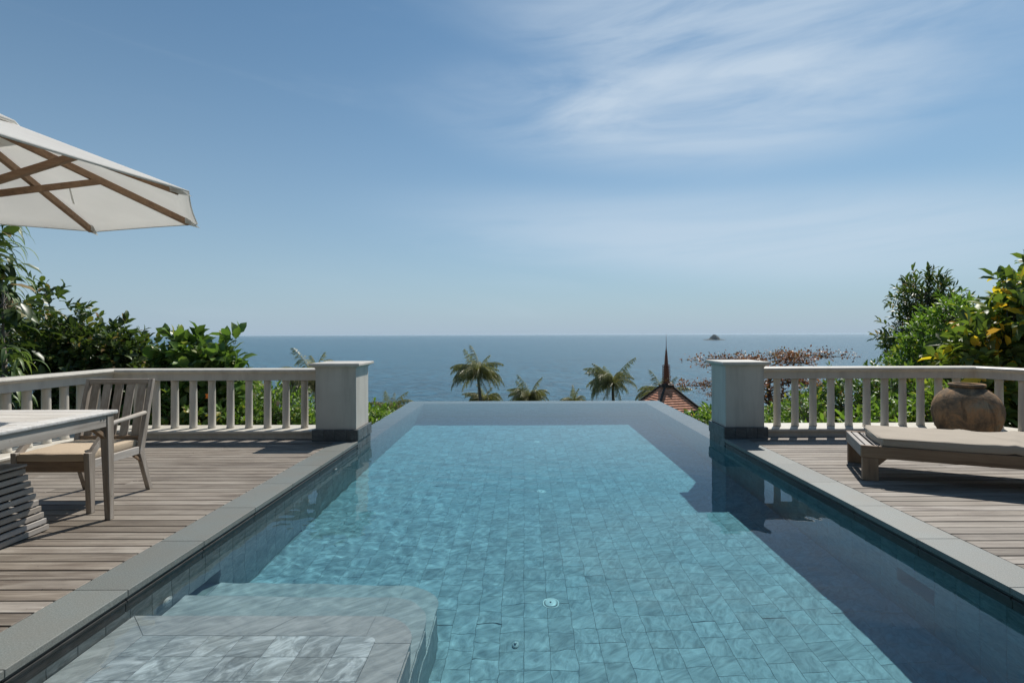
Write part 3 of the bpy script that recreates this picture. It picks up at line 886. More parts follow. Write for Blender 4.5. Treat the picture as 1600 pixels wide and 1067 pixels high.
# ------------------------------------------------------------------ chair
t = thing('armchair', 'weathered wooden armchair with slatted back and beige cushion behind the table', 'chair', (-3.33, 3.9, 0))
cx0, cx1 = -3.59, -3.04
yf, yb = 3.58, 4.06
for x, s in ((cx0, 1), (cx1, -1)):
    xa, xb = x, x + s * .038; a, b = min(xa, xb), max(xa, xb)
    v = [(a, yf + .015, 0), (b, yf + .015, 0), (b, yf + .05, 0), (a, yf + .05, 0), (a, yf - .005, .43), (b, yf - .005, .43), (b, yf + .055, .43), (a, yf + .055, .43)]
    MB().add(v, [(0, 1, 2, 3), (4, 5, 6, 7), (0, 1, 5, 4), (1, 2, 6, 5), (2, 3, 7, 6), (3, 0, 4, 7)]).build('leg', pale_wood_z, t, bevel=.003)
    MB().bar(((a + b) / 2, yb + .12, 0), ((a + b) / 2, yb + .02, .33), .036, .034, .036, .05, up=(0, 1, 0)).build('leg', pale_wood_z, t, bevel=.003)
    MB().bar(((a + b) / 2, yb + .02, .325), ((a + b) / 2, yb + .155, .895), .036, .05, .034, .032, up=(0, 1, 0)).build('back_post', pale_wood_z, t, bevel=.003)
    MB().box((a + .006, yf + .056, .315), (b - .006, yb - .005, .372)).build('side_rail', pale_wood_y, t, bevel=.002)
    xm = (a + b) / 2
    MB().bar((xm, yf + .02, .40), (xm, yf + .19, .575), .036, .04).build('arm_support', pale_wood_z, t, bevel=.004)
    MB().tube([(xm, yf + .165, .565), (xm, yf + .20, .592), (xm, yf + .27, .604), (xm, yb + .10, .632)], [.017, .019, .018, .017], 12).build('armrest', pale_wood_y, t)
    MB().bar((xm, yb - .045, .31), (xm, yb + .055, .235), .02, .016).build('brace', brown_wood_y, t)
MB().box((cx0 + .038, yf + .004, .295), (cx1 - .038, yf + .03, .368)).build('front_rail', brown_wood_x, t, bevel=.002)
MB().box((cx0 + .038, yb + .005, .295), (cx1 - .038, yb + .03, .36)).build('back_rail', brown_wood_x, t, bevel=.002)
MB().bar((cx0 + .036, yb + .147, .875), (cx1 - .036, yb + .147, .875), .03, .042).build('top_rail', pale_wood_x, t, bevel=.003)
MB().bar((cx0 + .036, yb + .05, .43), (cx1 - .036, yb + .05, .43), .028, .04).build('lower_rail', brown_wood_x, t, bevel=.002)
nsl = 5; gw = (cx1 - cx0 - .076) / nsl
for k in range(nsl):
    x = cx0 + .038 + (k + .5) * gw
    MB().bar((x, yb + .055, .44), (x, yb + .143, .858), .064, .014, up=(0, 1, 0)).build('back_slat', pale_wood_z, t, bevel=.002)
for k in range(6):
    y = yf + .05 + k * .075
    MB().box((cx0 + .03, y, .35), (cx1 - .03, y + .05, .364)).build('seat_slat', brown_wood_x, t)


def cushion(name, parent, a, b, mat, puff=.02, rad=.03, n=(22, 22), world=True, fold=None):
    """soft rounded slab between corners a and b"""
    (x0, y0, z0), (x1, y1, z1) = a, b; nx_, ny_ = n; mb = MB()
    P = {}
    def h(u, v_):  # 0..1 -> thickness profile and corner rounding
        du = min(u, 1 - u) * (x1 - x0); dv = min(v_, 1 - v_) * (y1 - y0)
        e = min(1, du / rad), min(1, dv / rad)
        k = math.sqrt(max(0, 1 - (1 - e[0]) ** 2)) * .3 + .7, math.sqrt(max(0, 1 - (1 - e[1]) ** 2)) * .3 + .7
        return min(k[0], k[1])
    us = [0, .004, .015, .035] + list(np.linspace(.07, .93, nx_)) + [.965, .985, .996, 1]
    vs_ = [0, .004, .015, .035] + list(np.linspace(.07, .93, ny_)) + [.965, .985, .996, 1]
    V, F = [], []; nu = len(us)
    for side in (1, -1):
        for v_ in vs_:
            for u in us:
                k = h(u, v_); zc = (z0 + z1) / 2; hh = (z1 - z0) / 2
                z = zc + side * hh * k
                x, y = x0 + u * (x1 - x0), y0 + v_ * (y1 - y0)
                if side > 0: z += puff * (math.sin(math.pi * u) * math.sin(math.pi * v_)) ** .5 + .006 * noise.noise(Vector((x * 6, y * 6, 3)))
                # round the corners in plan
                cxn, cyn = (u - .5) * 2, (v_ - .5) * 2
                sh = 1 - .035 * (cxn * cyn) ** 2
                x = (x0 + x1) / 2 + (x - (x0 + x1) / 2) * sh; y = (y0 + y1) / 2 + (y - (y0 + y1) / 2) * sh
                if fold: z += fold(x, y)
                V.append((x, y, z))
    nv = len(vs_); o = nu * nv
    for j in range(nv - 1):
        for i in range(nu - 1):
            q = (j * nu + i, j * nu + i + 1, (j + 1) * nu + i + 1, (j + 1) * nu + i)
            F.append(q); F.append(tuple(o + k for k in q[::-1]))
    for i in range(nu - 1): F += [(i + 1, i, o + i, o + i + 1), ((nv - 1) * nu + i, (nv - 1) * nu + i + 1, o + (nv - 1) * nu + i + 1, o + (nv - 1) * nu + i)]
    for j in range(nv - 1): F += [(j * nu, (j + 1) * nu, o + (j + 1) * nu, o + j * nu), ((j + 1) * nu + nu - 1, j * nu + nu - 1, o + j * nu + nu - 1, o + (j + 1) * nu + nu - 1)]
    mb.add(V, F, True); return mb.build(name, mat, parent, world=world)


c = cushion('seat_cushion', None, (cx0 + .03, yf - .005, .366), (cx1 - .035, yb + .03, .425), beige, .012)
def piping(parent, x0, y0, x1, y1, z, rad, mat, fold=None, zoff=(0, 0, 0)):
    pts = []
    def pt(x, y):
        return (x - zoff[0], y - zoff[1], z + (fold(x, y) if fold else 0))
    for cx_, cy_, a0 in ((x1 - .05, y1 - .04, 0), (x0 + .05, y1 - .04, 90), (x0 + .05, y0 + .04, 180), (x1 - .05, y0 + .04, 270)):
        for q in range(5): a = R(a0 + q * 22.5); pts.append(pt(cx_ + .046 * math.cos(a), cy_ + .036 * math.sin(a)))
        nx_ = {0: (x0 + .05, y1 - .004), 90: (x0 + .004, y0 + .04), 180: (x1 - .05, y0 + .004), 270: (x1 - .004, y1 - .04)}[a0]
        lx_, ly_ = pts[-1][0] + zoff[0], pts[-1][1] + zoff[1]
        for q in range(1, 24): pts.append(pt(lx_ + (nx_[0] - lx_) * q / 24, ly_ + (nx_[1] - ly_) * q / 24))
    pts.append(pts[0]); return MB().tube(pts, rad, 6).build('piping', mat, parent, world=False)


piping(c, cx0 + .034, yf - .001, cx1 - .039, yb + .026, .419, .0045, beige)
tag(c, 'beige cotton seat cushion lying on the wooden armchair', 'cushion')

# ------------------------------------------------------------------ parasol base (slatted box under the table)
t = thing('slatted_box', 'grey slatted wooden box around the foot of the parasol under the table', 'slatted box', (-3.3, 2.84, 0))
UX, UY = -3.3, 2.84
nlev = 10
for k in range(nlev):
    z = .006 + k * .043; hw = .225 - .005 * k; hl = .465 - .012 * k
    for s in (-1, 1):
        MB().bar((UX + s * hw, UY - hl, z + .016), (UX + s * hw, UY + hl, z + .016), .02, .032).build('slat', pale_wood_y, t, bevel=.002)
        MB().bar((UX - hw + .012, UY + s * (hl - .03), z + .016), (UX + hw - .012, UY + s * (hl - .03), z + .016), .02, .032).build('slat', pale_wood_x, t, bevel=.002)
MB().box((UX - .19, UY - .37, .434), (UX - .035, UY + .37, .45)).build('lid_board', pale_wood_y, t, bevel=.004)
MB().box((UX + .035, UY - .37, .434), (UX + .19, UY + .37, .45)).build('lid_board', pale_wood_y, t, bevel=.004)
MB().box((UX - .14, UY - .3, .01), (UX + .14, UY + .3, .42)).build('weight_block', dark_void, t)

# ------------------------------------------------------------------ parasol
t = thing('parasol', 'large white octagonal parasol with wooden ribs over the table', 'parasol', (UX, UY, 0))
RC, ZR, ZP = 1.345, 2.10, 2.61; A0 = R(7.5)
MB().tube([(UX, UY, .02), (UX, UY, 2.66)], .024, 16).build('pole', brown_wood_z, t)
MB().lathe([(.026, 0), (.05, .01), (.05, .07), (.026, .08)], 20, (UX, UY, 1.97)).build('runner_hub', brown_wood_z, t)
MB().lathe([(.026, 0), (.055, .01), (.055, .06), (.03, .07)], 20, (UX, UY, 2.54)).build('top_hub', brown_wood_z, t)
MB().lathe([(.03, 0), (.03, .03), (.014, .04), (.026, .06), (.026, .08), (.004, .11)], 16, (UX, UY, 2.655)).build('finial', brown_wood_z, t)


def canopy_pt(a, r, rc=RC, zr=ZR, zp=ZP, sag=.035):
    """a: angle in octagon steps (0..8), r: 0..1"""
    k = int(math.floor(a)); fr_ = a - k
    p0 = Vector((math.cos(A0 + k * math.pi / 4), math.sin(A0 + k * math.pi / 4)))
    p1 = Vector((math.cos(A0 + (k + 1) * math.pi / 4), math.sin(A0 + (k + 1) * math.pi / 4)))
    p = p0.lerp(p1, fr_); edge = math.sin(math.pi * fr_)
    pull = 1 - .008 * edge * r ** 3
    z = zp + (zr - zp) * r - sag * edge * r * (1 - r) * 1.3
    return (UX + p.x * rc * r * pull, UY + p.y * rc * r * pull, z)


def canopy(name, rc, zr, zp, nr=12, na=10, r0=.0, valance=.009):
    V, F = [], []
    tot = 8 * na
    rs = list(np.linspace(r0, 1, nr))
    for r in rs:
        for i in range(tot): V.append(canopy_pt(i / na, r, rc, zr, zp))
    for dz_ in (0, 1):
        for i in range(tot):
            x, y, z = canopy_pt(i / na, 1, rc, zr, zp); V.append((UX + (x - UX) * (1.0 - .004 * dz_), UY + (y - UY) * (1.0 - .004 * dz_), z - valance * dz_ + .0004))
    for j in [q for q in range(nr + 1) if q != nr - 1]:
        for i in range(tot):
            F.append((j * tot + i, j * tot + (i + 1) % tot, (j + 1) * tot + (i + 1) % tot, (j + 1) * tot + i))
    mb = MB(); mb.add(V, F, False); o = mb.build(name, canvas, t, fix=True)
    # smooth inside panels, crease at ribs
    sm = [True] * len(o.data.polygons); o.data.polygons.foreach_set('use_smooth', sm)
    for e in o.data.edges: pass
    so = o.modifiers.new('cloth_thickness', 'SOLIDIFY'); so.thickness = .0015
    return o


cn = canopy('canopy', RC, ZR, ZP)
canopy('vent_cap', .43, 2.468, 2.665, 5, 6, 0, .012)
for k in range(8):
    a = A0 + k * math.pi / 4; d = Vector((math.cos(a), math.sin(a)))
    def on(r, dz=0):
        x, y, z = canopy_pt(k, r); return (x, y, z - .028 + dz)
    MB().bar((UX + d.x * .05, UY + d.y * .05, 2.55), on(.955), .031, .042).build('rib', rib_wood, t, bevel=.002)
    m = on(.56, -.012); MB().bar((UX + d.x * .045, UY + d.y * .045, 2.01), m, .029, .038).build('strut', rib_wood, t, bevel=.002)
    tip = on(.998); q = on(.93)
    mb = MB(); side = Vector((-d.y, d.x, 0))
    mb.add([Vector(q) + side * .022 + Vector((0, 0, -.018)), Vector(q) - side * .022 + Vector((0, 0, -.018)), Vector(tip) + Vector((d.x * .02, d.y * .02, -.006)), Vector(q) + side * .03 + Vector((0, 0, .024)), Vector(q) - side * .03 + Vector((0, 0, .024))],
           [(0, 1, 2), (0, 2, 3), (1, 4, 2), (3, 2, 4), (0, 3, 4, 1)])
    mb.build('rib_pocket', canvas, t)
x, y, z = canopy_pt(1.6, .6)
MB().bar((x, y, z - .012), (x + .02, y + .01, z - .12), .03, .003).build('tie_strap', canvas, t)

# ------------------------------------------------------------------ lounger (local frame: x along length, y across)
e1 = Vector((.918, -.397)); ang = math.atan2(e1.y, e1.x)
t = thing('sun_lounger', 'low grey wooden sun lounger with four legs on the right deck', 'sun lounger', (2.88, 4.37, 0), ang)
LL, LW = 2.0, .73
def LB(name, a, b, mat, bevel=.003): return MB().box(a, b).build(name, mat, t, bevel=bevel, world=False)
LB('side_frame', (.0, 0, .195), (LL, .035, .297), brown_wood_x); LB('side_frame', (.0, LW - .035, .195), (LL, LW, .297), brown_wood_x)
LB('end_frame', (-.001, .036, .197), (.032, LW - .036, .295), pale_wood_y); LB('end_frame', (LL - .032, .036, .197), (LL, LW - .036, .295), pale_wood_y)
for x in (.01, 1.80):
    for y in (0.004, LW - .064):
        LB('leg', (x, y, 0), (x + .115, y + .06, .194), brown_wood_z)
for x in (.0,):
    for y in (.006, LW - .031):
        MB().add([(.126, y, .194), (.185, y, .194), (.126, y, .135), (.126, y + .025, .194), (.185, y + .025, .194), (.126, y + .025, .135)],
                 [(0, 1, 2), (3, 5, 4), (0, 3, 4, 1), (1, 4, 5, 2), (2, 5, 3, 0)]).build('bracket', brown_wood_x, t, world=False)
k = 0; x = .045
while x < LL - .06:
    LB('slat', (x, .038, .272), (x + .045, LW - .038, .292), pale_wood_y, .002); x += .068


def fold(x, y):
    z = .05 * max(0, (x - 1.15)) if x > 1.15 else 0
    z += .006 * math.sin(x * 9 + y * 3) * min(1, max(0, (x - .75) / .3))
    z += .012 * math.exp(-((x - 1.12 - .35 * (y - .3)) / .035) ** 2) + .009 * math.exp(-((x - .98 + .5 * (y - .5)) / .03) ** 2) * (1 if y > .25 else .3)
    return z


root = empty('lounger_cushion', (2.88, 4.37, 0), ang)
cu = cushion('lounger_cushion', None, (.125, .005, .294), (LL - .02, LW - .005, .366), beige_grey, .008, .02, (70, 20), False, fold)
bpy.data.objects.remove(root); cu.name = 'lounger_cushion'
cu.location = (2.88, 4.37, 0); cu.rotation_euler = (0, 0, ang)
piping(cu, .127, .008, LL - .022, LW - .008, .360, .005, beige_grey, fold)
tag(cu, 'long sand coloured mattress lying on the wooden sun lounger', 'cushion')

# ------------------------------------------------------------------ big pot
t = thing('clay_pot', 'large squat brown terracotta pot behind the sun lounger', 'pot', (4.985, 5.76, 0))
prof = [(.18, .0), (.225, .012), (.262, .05), (.325, .13), (.378, .22), (.408, .32), (.415, .39), (.404, .46), (.372, .53), (.318, .59), (.25, .635), (.205, .655), (.196, .662)]
mb = MB(); mb.lathe(prof, 56)
me = mb
o = mb.build('pot_body', pot_mat, t, world=False)
for v in o.data.vertices: v.co.xy = v.co.xy * .775 * (1 + .012 * noise.noise(v.co * 4)); v.co.z = v.co.z * .965 + .006 * noise.noise(v.co * 3 + Vector((3, 1, 2)))
MB().lathe([(.188, .620), (.196, .648), (.214, .654), (.218, .668), (.210, .682), (.190, .685), (.172, .678), (.166, .64), (.175, .59), (.20, .56)], 48).build('pot_rim', pot_mat, t, world=False)
for v in bpy.data.objects['pot_rim'].data.vertices: v.co.xy = v.co.xy * .775

# ------------------------------------------------------------------ foliage
LEAF = np.array([(0, 0, 0), (.34, .5, .07), (.34, 0, 0), (.34, -.5, .07), (.74, .36, .03), (.74, 0, -.05), (.74, -.36, .03), (1, 0, -.16)], float)
LEAFF = np.array([(0, 2, 1, -1), (0, 3, 2, -1), (1, 2, 5, 4), (2, 3, 6, 5), (4, 5, 7, -1), (5, 6, 7, -1)])
LEAFS = np.array([(0, 0, 0), (.45, .5, .07), (.45, -.5, .07), (1, 0, -.12)], float)
LEAFSF = np.array([(0, 2, 1, -1), (1, 2, 3, -1)])


def leaf_mesh(name, mat, width):
    v = LEAF.copy(); v[:, 1] *= width
    me = bpy.data.meshes.new(name); me.from_pydata(v.tolist(), [], [[i for i in f if i >= 0] for f in LEAFF]); me.materials.append(mat)
    me.polygons.foreach_set('use_smooth', [True] * len(me.polygons)); return me


def leaves_joined(name, mat, B, D, Nn, Ls, width, parent, simple=False):
    T = (LEAFS if simple else LEAF).copy(); T[:, 1] *= width; FT = LEAFSF if simple else LEAFF
    Sd = np.cross(Nn, D)
    V = B[:, None, :] + Ls[:, None, None] * (T[None, :, 0, None] * D[:, None, :] + T[None, :, 1, None] * Sd[:, None, :] + T[None, :, 2, None] * Nn[:, None, :])
    V = V.reshape(-1, 3); k = len(T); n = len(B)
    loops = []; starts = []; totals = []
    tri = FT[:, 3] < 0
    base = (np.arange(n) * k)[:, None]
    fl = []
    per = [[i for i in f if i >= 0] for f in FT]
    flat = np.array([i for f in per for i in f]); tot = np.array([len(f) for f in per])
    loops = (base + flat[None, :]).reshape(-1); totals = np.tile(tot, n); starts = np.concatenate([[0], np.cumsum(totals)[:-1]])
    me = bpy.data.meshes.new(name); me.vertices.add(len(V)); me.vertices.foreach_set('co', V.reshape(-1).astype(np.float32))
    me.loops.add(len(loops)); me.loops.foreach_set('vertex_index', loops.astype(np.int32))
    me.polygons.add(len(totals)); me.polygons.foreach_set('loop_start', starts.astype(np.int32)); me.polygons.foreach_set('loop_total', totals.astype(np.int32))
    me.polygons.foreach_set('use_smooth', np.ones(len(totals), bool)); me.update(calc_edges=True); me.materials.append(mat)
    o = link(bpy.data.objects.new(name, me), parent); o['kind'] = 'stuff'; return o


def norm(a): return a / np.maximum(np.linalg.norm(a, axis=-1, keepdims=True), 1e-6)


def twigs(lobes, n, rg, shell=.55):
    """twig bases and outward directions in a set of ellipsoid lobes (centre, radii)"""
    vol = np.array([r[0] * r[1] * r[2] for _, r in lobes]) ** .72; vol /= vol.sum()
    ids = rg.choice(len(lobes), n, p=vol); C = np.array([c for c, _ in lobes])[ids]; Rr = np.array([r for _, r in lobes])[ids]
    U = norm(rg.normal(size=(n, 3))); rad = (shell + (1 - shell) * rg.random((n, 1))) * (1 + .13 * rg.normal(size=(n, 1)))
    P = C + U * Rr * rad; D = norm(U / Rr * Rr.mean() + np.array([0, 0, .35]) + .35 * rg.normal(size=(n, 3)))
    return P, D, C


def plant(name, label, cat, loc, lobes, n_tw, per, lsize, width, mat, seed, parts=0, group=None, simple=False, droop=.0, shell=.5, stems=3, twig_len=.22, stem_r=.02, extra=None):
    """lobes are relative to loc; stems rise from loc"""
    rg = np.random.default_rng(seed)
    t = thing(name, label, cat, loc, 0, group)
    P, D, C = twigs(lobes, n_tw, rg, shell)
    n = n_tw * per
    Pt = np.repeat(P, per, 0); Dt = np.repeat(D, per, 0)
    s = np.tile(np.linspace(0.1, 1, per), n_tw)[:, None] * twig_len * (.7 + .6 * np.repeat(rg.random((n_tw, 1)), per, 0))
    B = Pt + Dt * s
    ref = norm(np.cross(Dt, np.array([.13, .2, 1.0]))); ref2 = np.cross(Dt, ref)
    a = (np.tile(np.arange(per), n_tw) * 2.4 + np.repeat(rg.random(n_tw) * 6.28, per))[:, None]
    rad = np.cos(a) * ref + np.sin(a) * ref2
    tipf = np.tile(np.linspace(0, 1, per), n_tw)[:, None]
    Dl = norm(rad * (1.0 - .45 * tipf) + Dt * (.35 + .6 * tipf) + np.array([0, 0, .18 - droop]) + .22 * rg.normal(size=(n, 3)))
    up = norm(np.array([0, 0, 1.0]) + .55 * rg.normal(size=(n, 3)) + .3 * Dt)
    Sd = norm(np.cross(up, Dl)); Nn = np.cross(Dl, Sd)
    Ls = lsize * (.65 + .6 * rg.random(n))
    # branches
    mb = MB()
    for k in range(stems):
        c, r = lobes[k % len(lobes)]
        a0 = rg.random() * 6.28; x0, y0 = .08 * math.cos(a0) * stems ** .5, .08 * math.sin(a0) * stems ** .5
        m_ = Vector((x0 + (c[0] - x0) * .35, y0 + (c[1] - y0) * .35, c[2] * .55)); e = Vector(c) + Vector((0, 0, r[2] * .5))
        mb.tube([(x0, y0, -.1), m_, Vector(c), e], [stem_r * 1.2, stem_r, stem_r * .7, stem_r * .3], 6)
    for k in range(0, n_tw, max(1, n_tw // 220)):
        p = Vector(P[k]); c = Vector(C[k]); q = p + Vector(D[k]) * twig_len
        mb.tube([c.lerp(p, .15), p.lerp(c, .3) + Vector((0, 0, -.03)), p, q], [stem_r * .35, stem_r * .25, stem_r * .16, stem_r * .08], 4, cap=False)
    mb.build('branches', bark, t, world=False, fix=False)
    cam_p = np.array([0, 0, 1.25]) - np.array(loc)
    vis = np.linalg.norm(B - cam_p, axis=1) + rg.random(n) * .5 - .25 * np.clip(B[:, 2], -1, 9)
    W = B + np.array(loc); px = 800 * W[:, 0] / np.maximum(W[:, 1], .1) + 818; py = 522.5 - 800 * (W[:, 2] - 1.25) / np.maximum(W[:, 1], .1)
    inside = (px > -15) & (px < 1615) & (py < 680) & (py > -10); vis = np.where(inside, vis, vis + 50)
    order = np.argsort(vis)
    np_ = min(parts, n)
    if np_:
        lm = leaf_mesh('leaf', mat, width)
        for i in order[:np_]:
            M = Matrix(((Dl[i, 0], Sd[i, 0], Nn[i, 0], B[i, 0]), (Dl[i, 1], Sd[i, 1], Nn[i, 1], B[i, 1]), (Dl[i, 2], Sd[i, 2], Nn[i, 2], B[i, 2]), (0, 0, 0, 1))) @ Matrix.Scale(float(Ls[i]), 4)
            inst('leaf', lm, t, None, M=M)
    rest = order[np_:]
    if len(rest): leaves_joined('foliage', mat, B[rest], Dl[rest], Nn[rest], Ls[rest], width, t, simple)
    return t


GZ = ground_z
# --- left hedge
def base_at(x, y): return (x, y, GZ(x, y))


def rel(loc, lobes): return [((c[0] - loc[0], c[1] - loc[1], c[2] - loc[2]), r) for c, r in lobes]


def P_(name, label, cat, bx, by, lobes, *a, **k):
    loc = base_at(bx, by); return plant(name, label, cat, loc, rel(loc, lobes), *a, **k)


gh = 'dense shrubs growing behind the left balustrade'
P_('broadleaf_shrub', 'tall dark green shrub with reddish tips, leftmost behind the left balustrade', 'shrub', -7.6, 8.2,
   [((-7.75, 8.1, .45), (.95, .8, .95)), ((-7.15, 8.0, .95), (.5, .5, .55)), ((-7.2, 8.3, -.1), (.9, .7, .7)), ((-8.3, 8.4, .9), (.7, .6, .6)), ((-7.35, 8.0, 1.62), (.42, .35, .28)), ((-6.95, 8.0, 1.1), (.3, .35, .25))],
   900, 8, .13, .48, leaf_dark, 11, 290, gh, twig_len=.2)
P_('broadleaf_shrub', 'rounded dark green shrub in the middle of the hedge behind the slatted chair', 'shrub', -6.5, 8.1,
   [((-6.45, 8.1, .35), (.75, .7, .8)), ((-6.38, 8.0, 1.0), (.36, .4, .34)), ((-6.75, 8.0, .95), (.35, .4, .35)), ((-6.15, 8.1, .2), (.25, .4, .35))],
   720, 8, .13, .5, leaf_dark, 12, 290, gh, twig_len=.2)
P_('big_leaf_shrub', 'bright shrub with large oval leaves and one sprig rising to the right', 'shrub', -5.3, 7.9,
   [((-5.12, 7.9, .4), (.34, .45, .5)), ((-5.1, 7.9, .95), (.26, .3, .22)), ((-5.3, 7.9, .75), (.2, .3, .2)), ((-4.75, 7.9, .65), (.28, .3, .28)), ((-4.45, 7.9, 1.12), (.07, .07, .11)), ((-4.6, 7.9, .92), (.08, .08, .1)), ((-4.45, 7.9, .55), (.15, .15, .08)), ((-5.0, 7.9, -.1), (.75, .5, .5))],
   330, 7, .215, .56, leaf_big, 13, 290, gh, twig_len=.16)
P_('small_leaf_shrub', 'fine-leaved bright green bush behind the left balustrade beside the pillar', 'shrub', -3.6, 7.9,
   [((-3.75, 7.8, .0), (.45, .4, .52)), ((-3.4, 7.9, -.3), (.35, .4, .38)), ((-4.1, 7.6, -.2), (.4, .4, .4))],
   800, 8, .062, .5, leaf_light, 14, 290, gh, twig_len=.12)
P_('flowering_shrub', 'low dark shrub carrying one orange flower behind the left balusters', 'shrub', -4.8, 7.3,
   [((-4.9, 7.3, -.15), (.45, .3, .5)), ((-4.45, 7.3, -.2), (.4, .3, .42)), ((-5.4, 7.4, -.15), (.4, .3, .5))],
   260, 7, .12, .5, leaf_mid, 15, 200, gh, twig_len=.15)
fs = bpy.data.objects['flowering_shrub']
for k in range(5):
    a = k * 1.256; d = Vector((math.cos(a) * .8, -.5, math.sin(a) * .8)).normalized()
    b = Vector((-4.31, 7.02, .42)) - fs.location; s_ = d.cross(Vector((0, 1, 0))).normalized()
    MB().add([b, b + d * .03 + s_ * .022, b + d * .03 - s_ * .022, b + d * .058], [(0, 2, 1), (1, 2, 3)]).build('petal', flower_mat, fs, world=False, fix=False)

# strappy bamboo-like plant and hanging branch at the far left
def strap_plant(label, loc, n, ln, mat, seed, spread, wid, dirs, cat='plant', name='strap_leaf_plant', z0=0.0, z1=1.0):
    rg = random.Random(seed); t = thing(name, label, cat, loc)
    mb0 = MB(); 
    for k in range(n):
        az = rg.uniform(*dirs); zz = rg.uniform(z0, z1); el = rg.uniform(-.1, .9); L_ = ln * rg.uniform(.6, 1.15)
        d = Vector((math.cos(az) * math.cos(el), math.sin(az) * math.cos(el), math.sin(el)))
        p = Vector((rg.uniform(-spread, spread), rg.uniform(-spread, spread), zz)); side = d.cross(Vector((0, 0, 1))).normalized(); V = []; F = []
        seg = 7; pos = p.copy()
        for i in range(seg + 1):
            u = i / seg; w = wid * (math.sin(math.pi * min(1, u * .92 + .08)) ** .7) * .5 + .0006
            V += [pos - side * w, pos + Vector((0, 0, -w * .35)), pos + side * w]
            d = (d + Vector((0, 0, -.75 * u - .12))).normalized(); pos = pos + d * (L_ / seg)
            if i: F += [((i - 1) * 3, (i - 1) * 3 + 1, i * 3 + 1, i * 3), ((i - 1) * 3 + 1, (i - 1) * 3 + 2, i * 3 + 2, i * 3 + 1)]
        MB().add(V, F, True).build('leaf', mat, t, world=False, fix=False)
    MB().tube([(0, 0, -.2), (.03, .02, z1 * .5), (0, 0, z1)], [.04, .035, .02], 8).build('stem', bark, t, world=False)
    return t


strap_plant('tall strappy bamboo-like plant rising behind the parasol at the left edge', (-7.45, 7.2, -.8), 230, .50, leaf_strap, 3, .13, .042, (-1.9, 1.2), z0=2.35, z1=5.05)
strap_plant('low spiky palm-like plant beside the balustrade at the left edge', (-6.8, 6.7, -.8), 70, .42, leaf_strap, 5, .14, .035, (-1.6, 1.6), z0=1.0, z1=1.9)
P_('leafy_branch', 'hanging branch with large dark oval leaves at the left edge', 'branch', -7.0, 7.0,
   [((-7.12, 7.0, 1.7), (.10, .2, .4)), ((-7.2, 7.0, 1.25), (.2, .25, .25)), ((-7.35, 7.0, 2.3), (.15, .2, .4))],
   42, 6, .24, .45, leaf_dark, 21, 250, None, droop=.9, stems=1, twig_len=.25)

# --- right side
gr = 'trees and shrubs growing behind the right balustrade'
P_('yellow_leaf_tree', 'broadleaf tree with many yellow leaves at the right edge', 'tree', 8.0, 8.2,
   [((7.6, 8.0, .6), (.75, .7, .8)), ((8.0, 7.9, 1.72), (.42, .5, .55)), ((6.95, 7.7, .95), (.32, .4, .32)), ((7.4, 7.8, 1.35), (.35, .4, .35)), ((6.7, 7.7, .3), (.35, .45, .5)), ((8.8, 8.2, 1.6), (.8, .7, 1.0)), ((6.9, 7.6, .0), (.5, .4, .6)), ((8.4, 7.4, .4), (.9, .6, .9))],
   950, 8, .23, .46, leaf_yellow, 31, 295, gr, droop=.25, twig_len=.2, stem_r=.04)
P_('dark_leaf_tree', 'dark narrow-leaved tree rising between sea and yellow-leaved tree', 'tree', 9.2, 11.4,
   [((8.95, 11.4, 2.05), (.55, .5, .42)), ((9.3, 11.4, 1.5), (.6, .6, .5)), ((8.35, 11.3, 1.25), (.26, .35, .33)), ((8.25, 11.3, .72), (.16, .3, .12)), ((8.8, 11.4, 1.0), (.5, .5, .4)), ((9.2, 11.4, .6), (.7, .6, .4)), ((9.4, 11.4, -.1), (.8, .7, .6))],
   800, 9, .16, .3, leaf_dark, 32, 290, gr, twig_len=.26, stem_r=.035)
P_('bright_leaf_tree', 'bright green small-leaved tree in front of the dark tree on the right', 'tree', 7.6, 9.6,
   [((7.75, 9.6, 1.05), (.48, .5, .5)), ((8.0, 9.5, 1.5), (.42, .4, .32)), ((7.4, 9.5, .5), (.42, .5, .5)), ((7.9, 9.6, .4), (.9, .7, .8)), ((7.05, 9.5, -.1), (.6, .5, .6))],
   850, 8, .12, .36, leaf_light, 33, 290, gr, twig_len=.2, stem_r=.03)
P_('round_shrub', 'rounded dark green shrub seen between the right balusters', 'shrub', 5.6, 8.9,
   [((5.6, 8.9, -.05), (.6, .5, .55)), ((6.3, 8.8, .1), (.55, .5, .55)), ((5.1, 9.1, -.2), (.4, .5, .4))],
   620, 8, .09, .42, leaf_mid, 34, 290, gr, twig_len=.15)
P_('round_shrub', 'light green rounded bush behind the right balusters near the pillar', 'shrub', 4.6, 8.4,
   [((4.62, 8.4, -.2), (.3, .35, .42)), ((4.1, 8.4, -.5), (.45, .4, .35)), ((3.6, 8.3, -.6), (.4, .4, .3))],
   520, 8, .06, .5, leaf_light, 35, 250, gr, twig_len=.1)
P_('long_leaf_shrub', 'low shrub with long bright leaves right behind the balusters by the pot', 'shrub', 5.5, 7.3,
   [((5.3, 7.4, -.2), (.7, .35, .4)), ((5.9, 7.35, -.05), (.45, .3, .5)), ((4.6, 7.4, -.42), (.5, .3, .28))],
   270, 7, .16, .3, leaf_light, 36, 290, gr, twig_len=.18)
P_('low_shrub', 'yellow green leafy bush at the right edge of the infinity pool', 'shrub', 3.75, 10.2,
   [((3.75, 10.0, -.72), (.65, .7, .42)), ((3.3, 11.4, -1.0), (.7, .6, .4)), ((4.6, 10.2, -.6), (.6, .5, .4)), ((3.3, 8.6, -.75), (.3, .5, .3))],
   620, 8, .10, .42, leaf_light, 37, 290, gr, twig_len=.16)
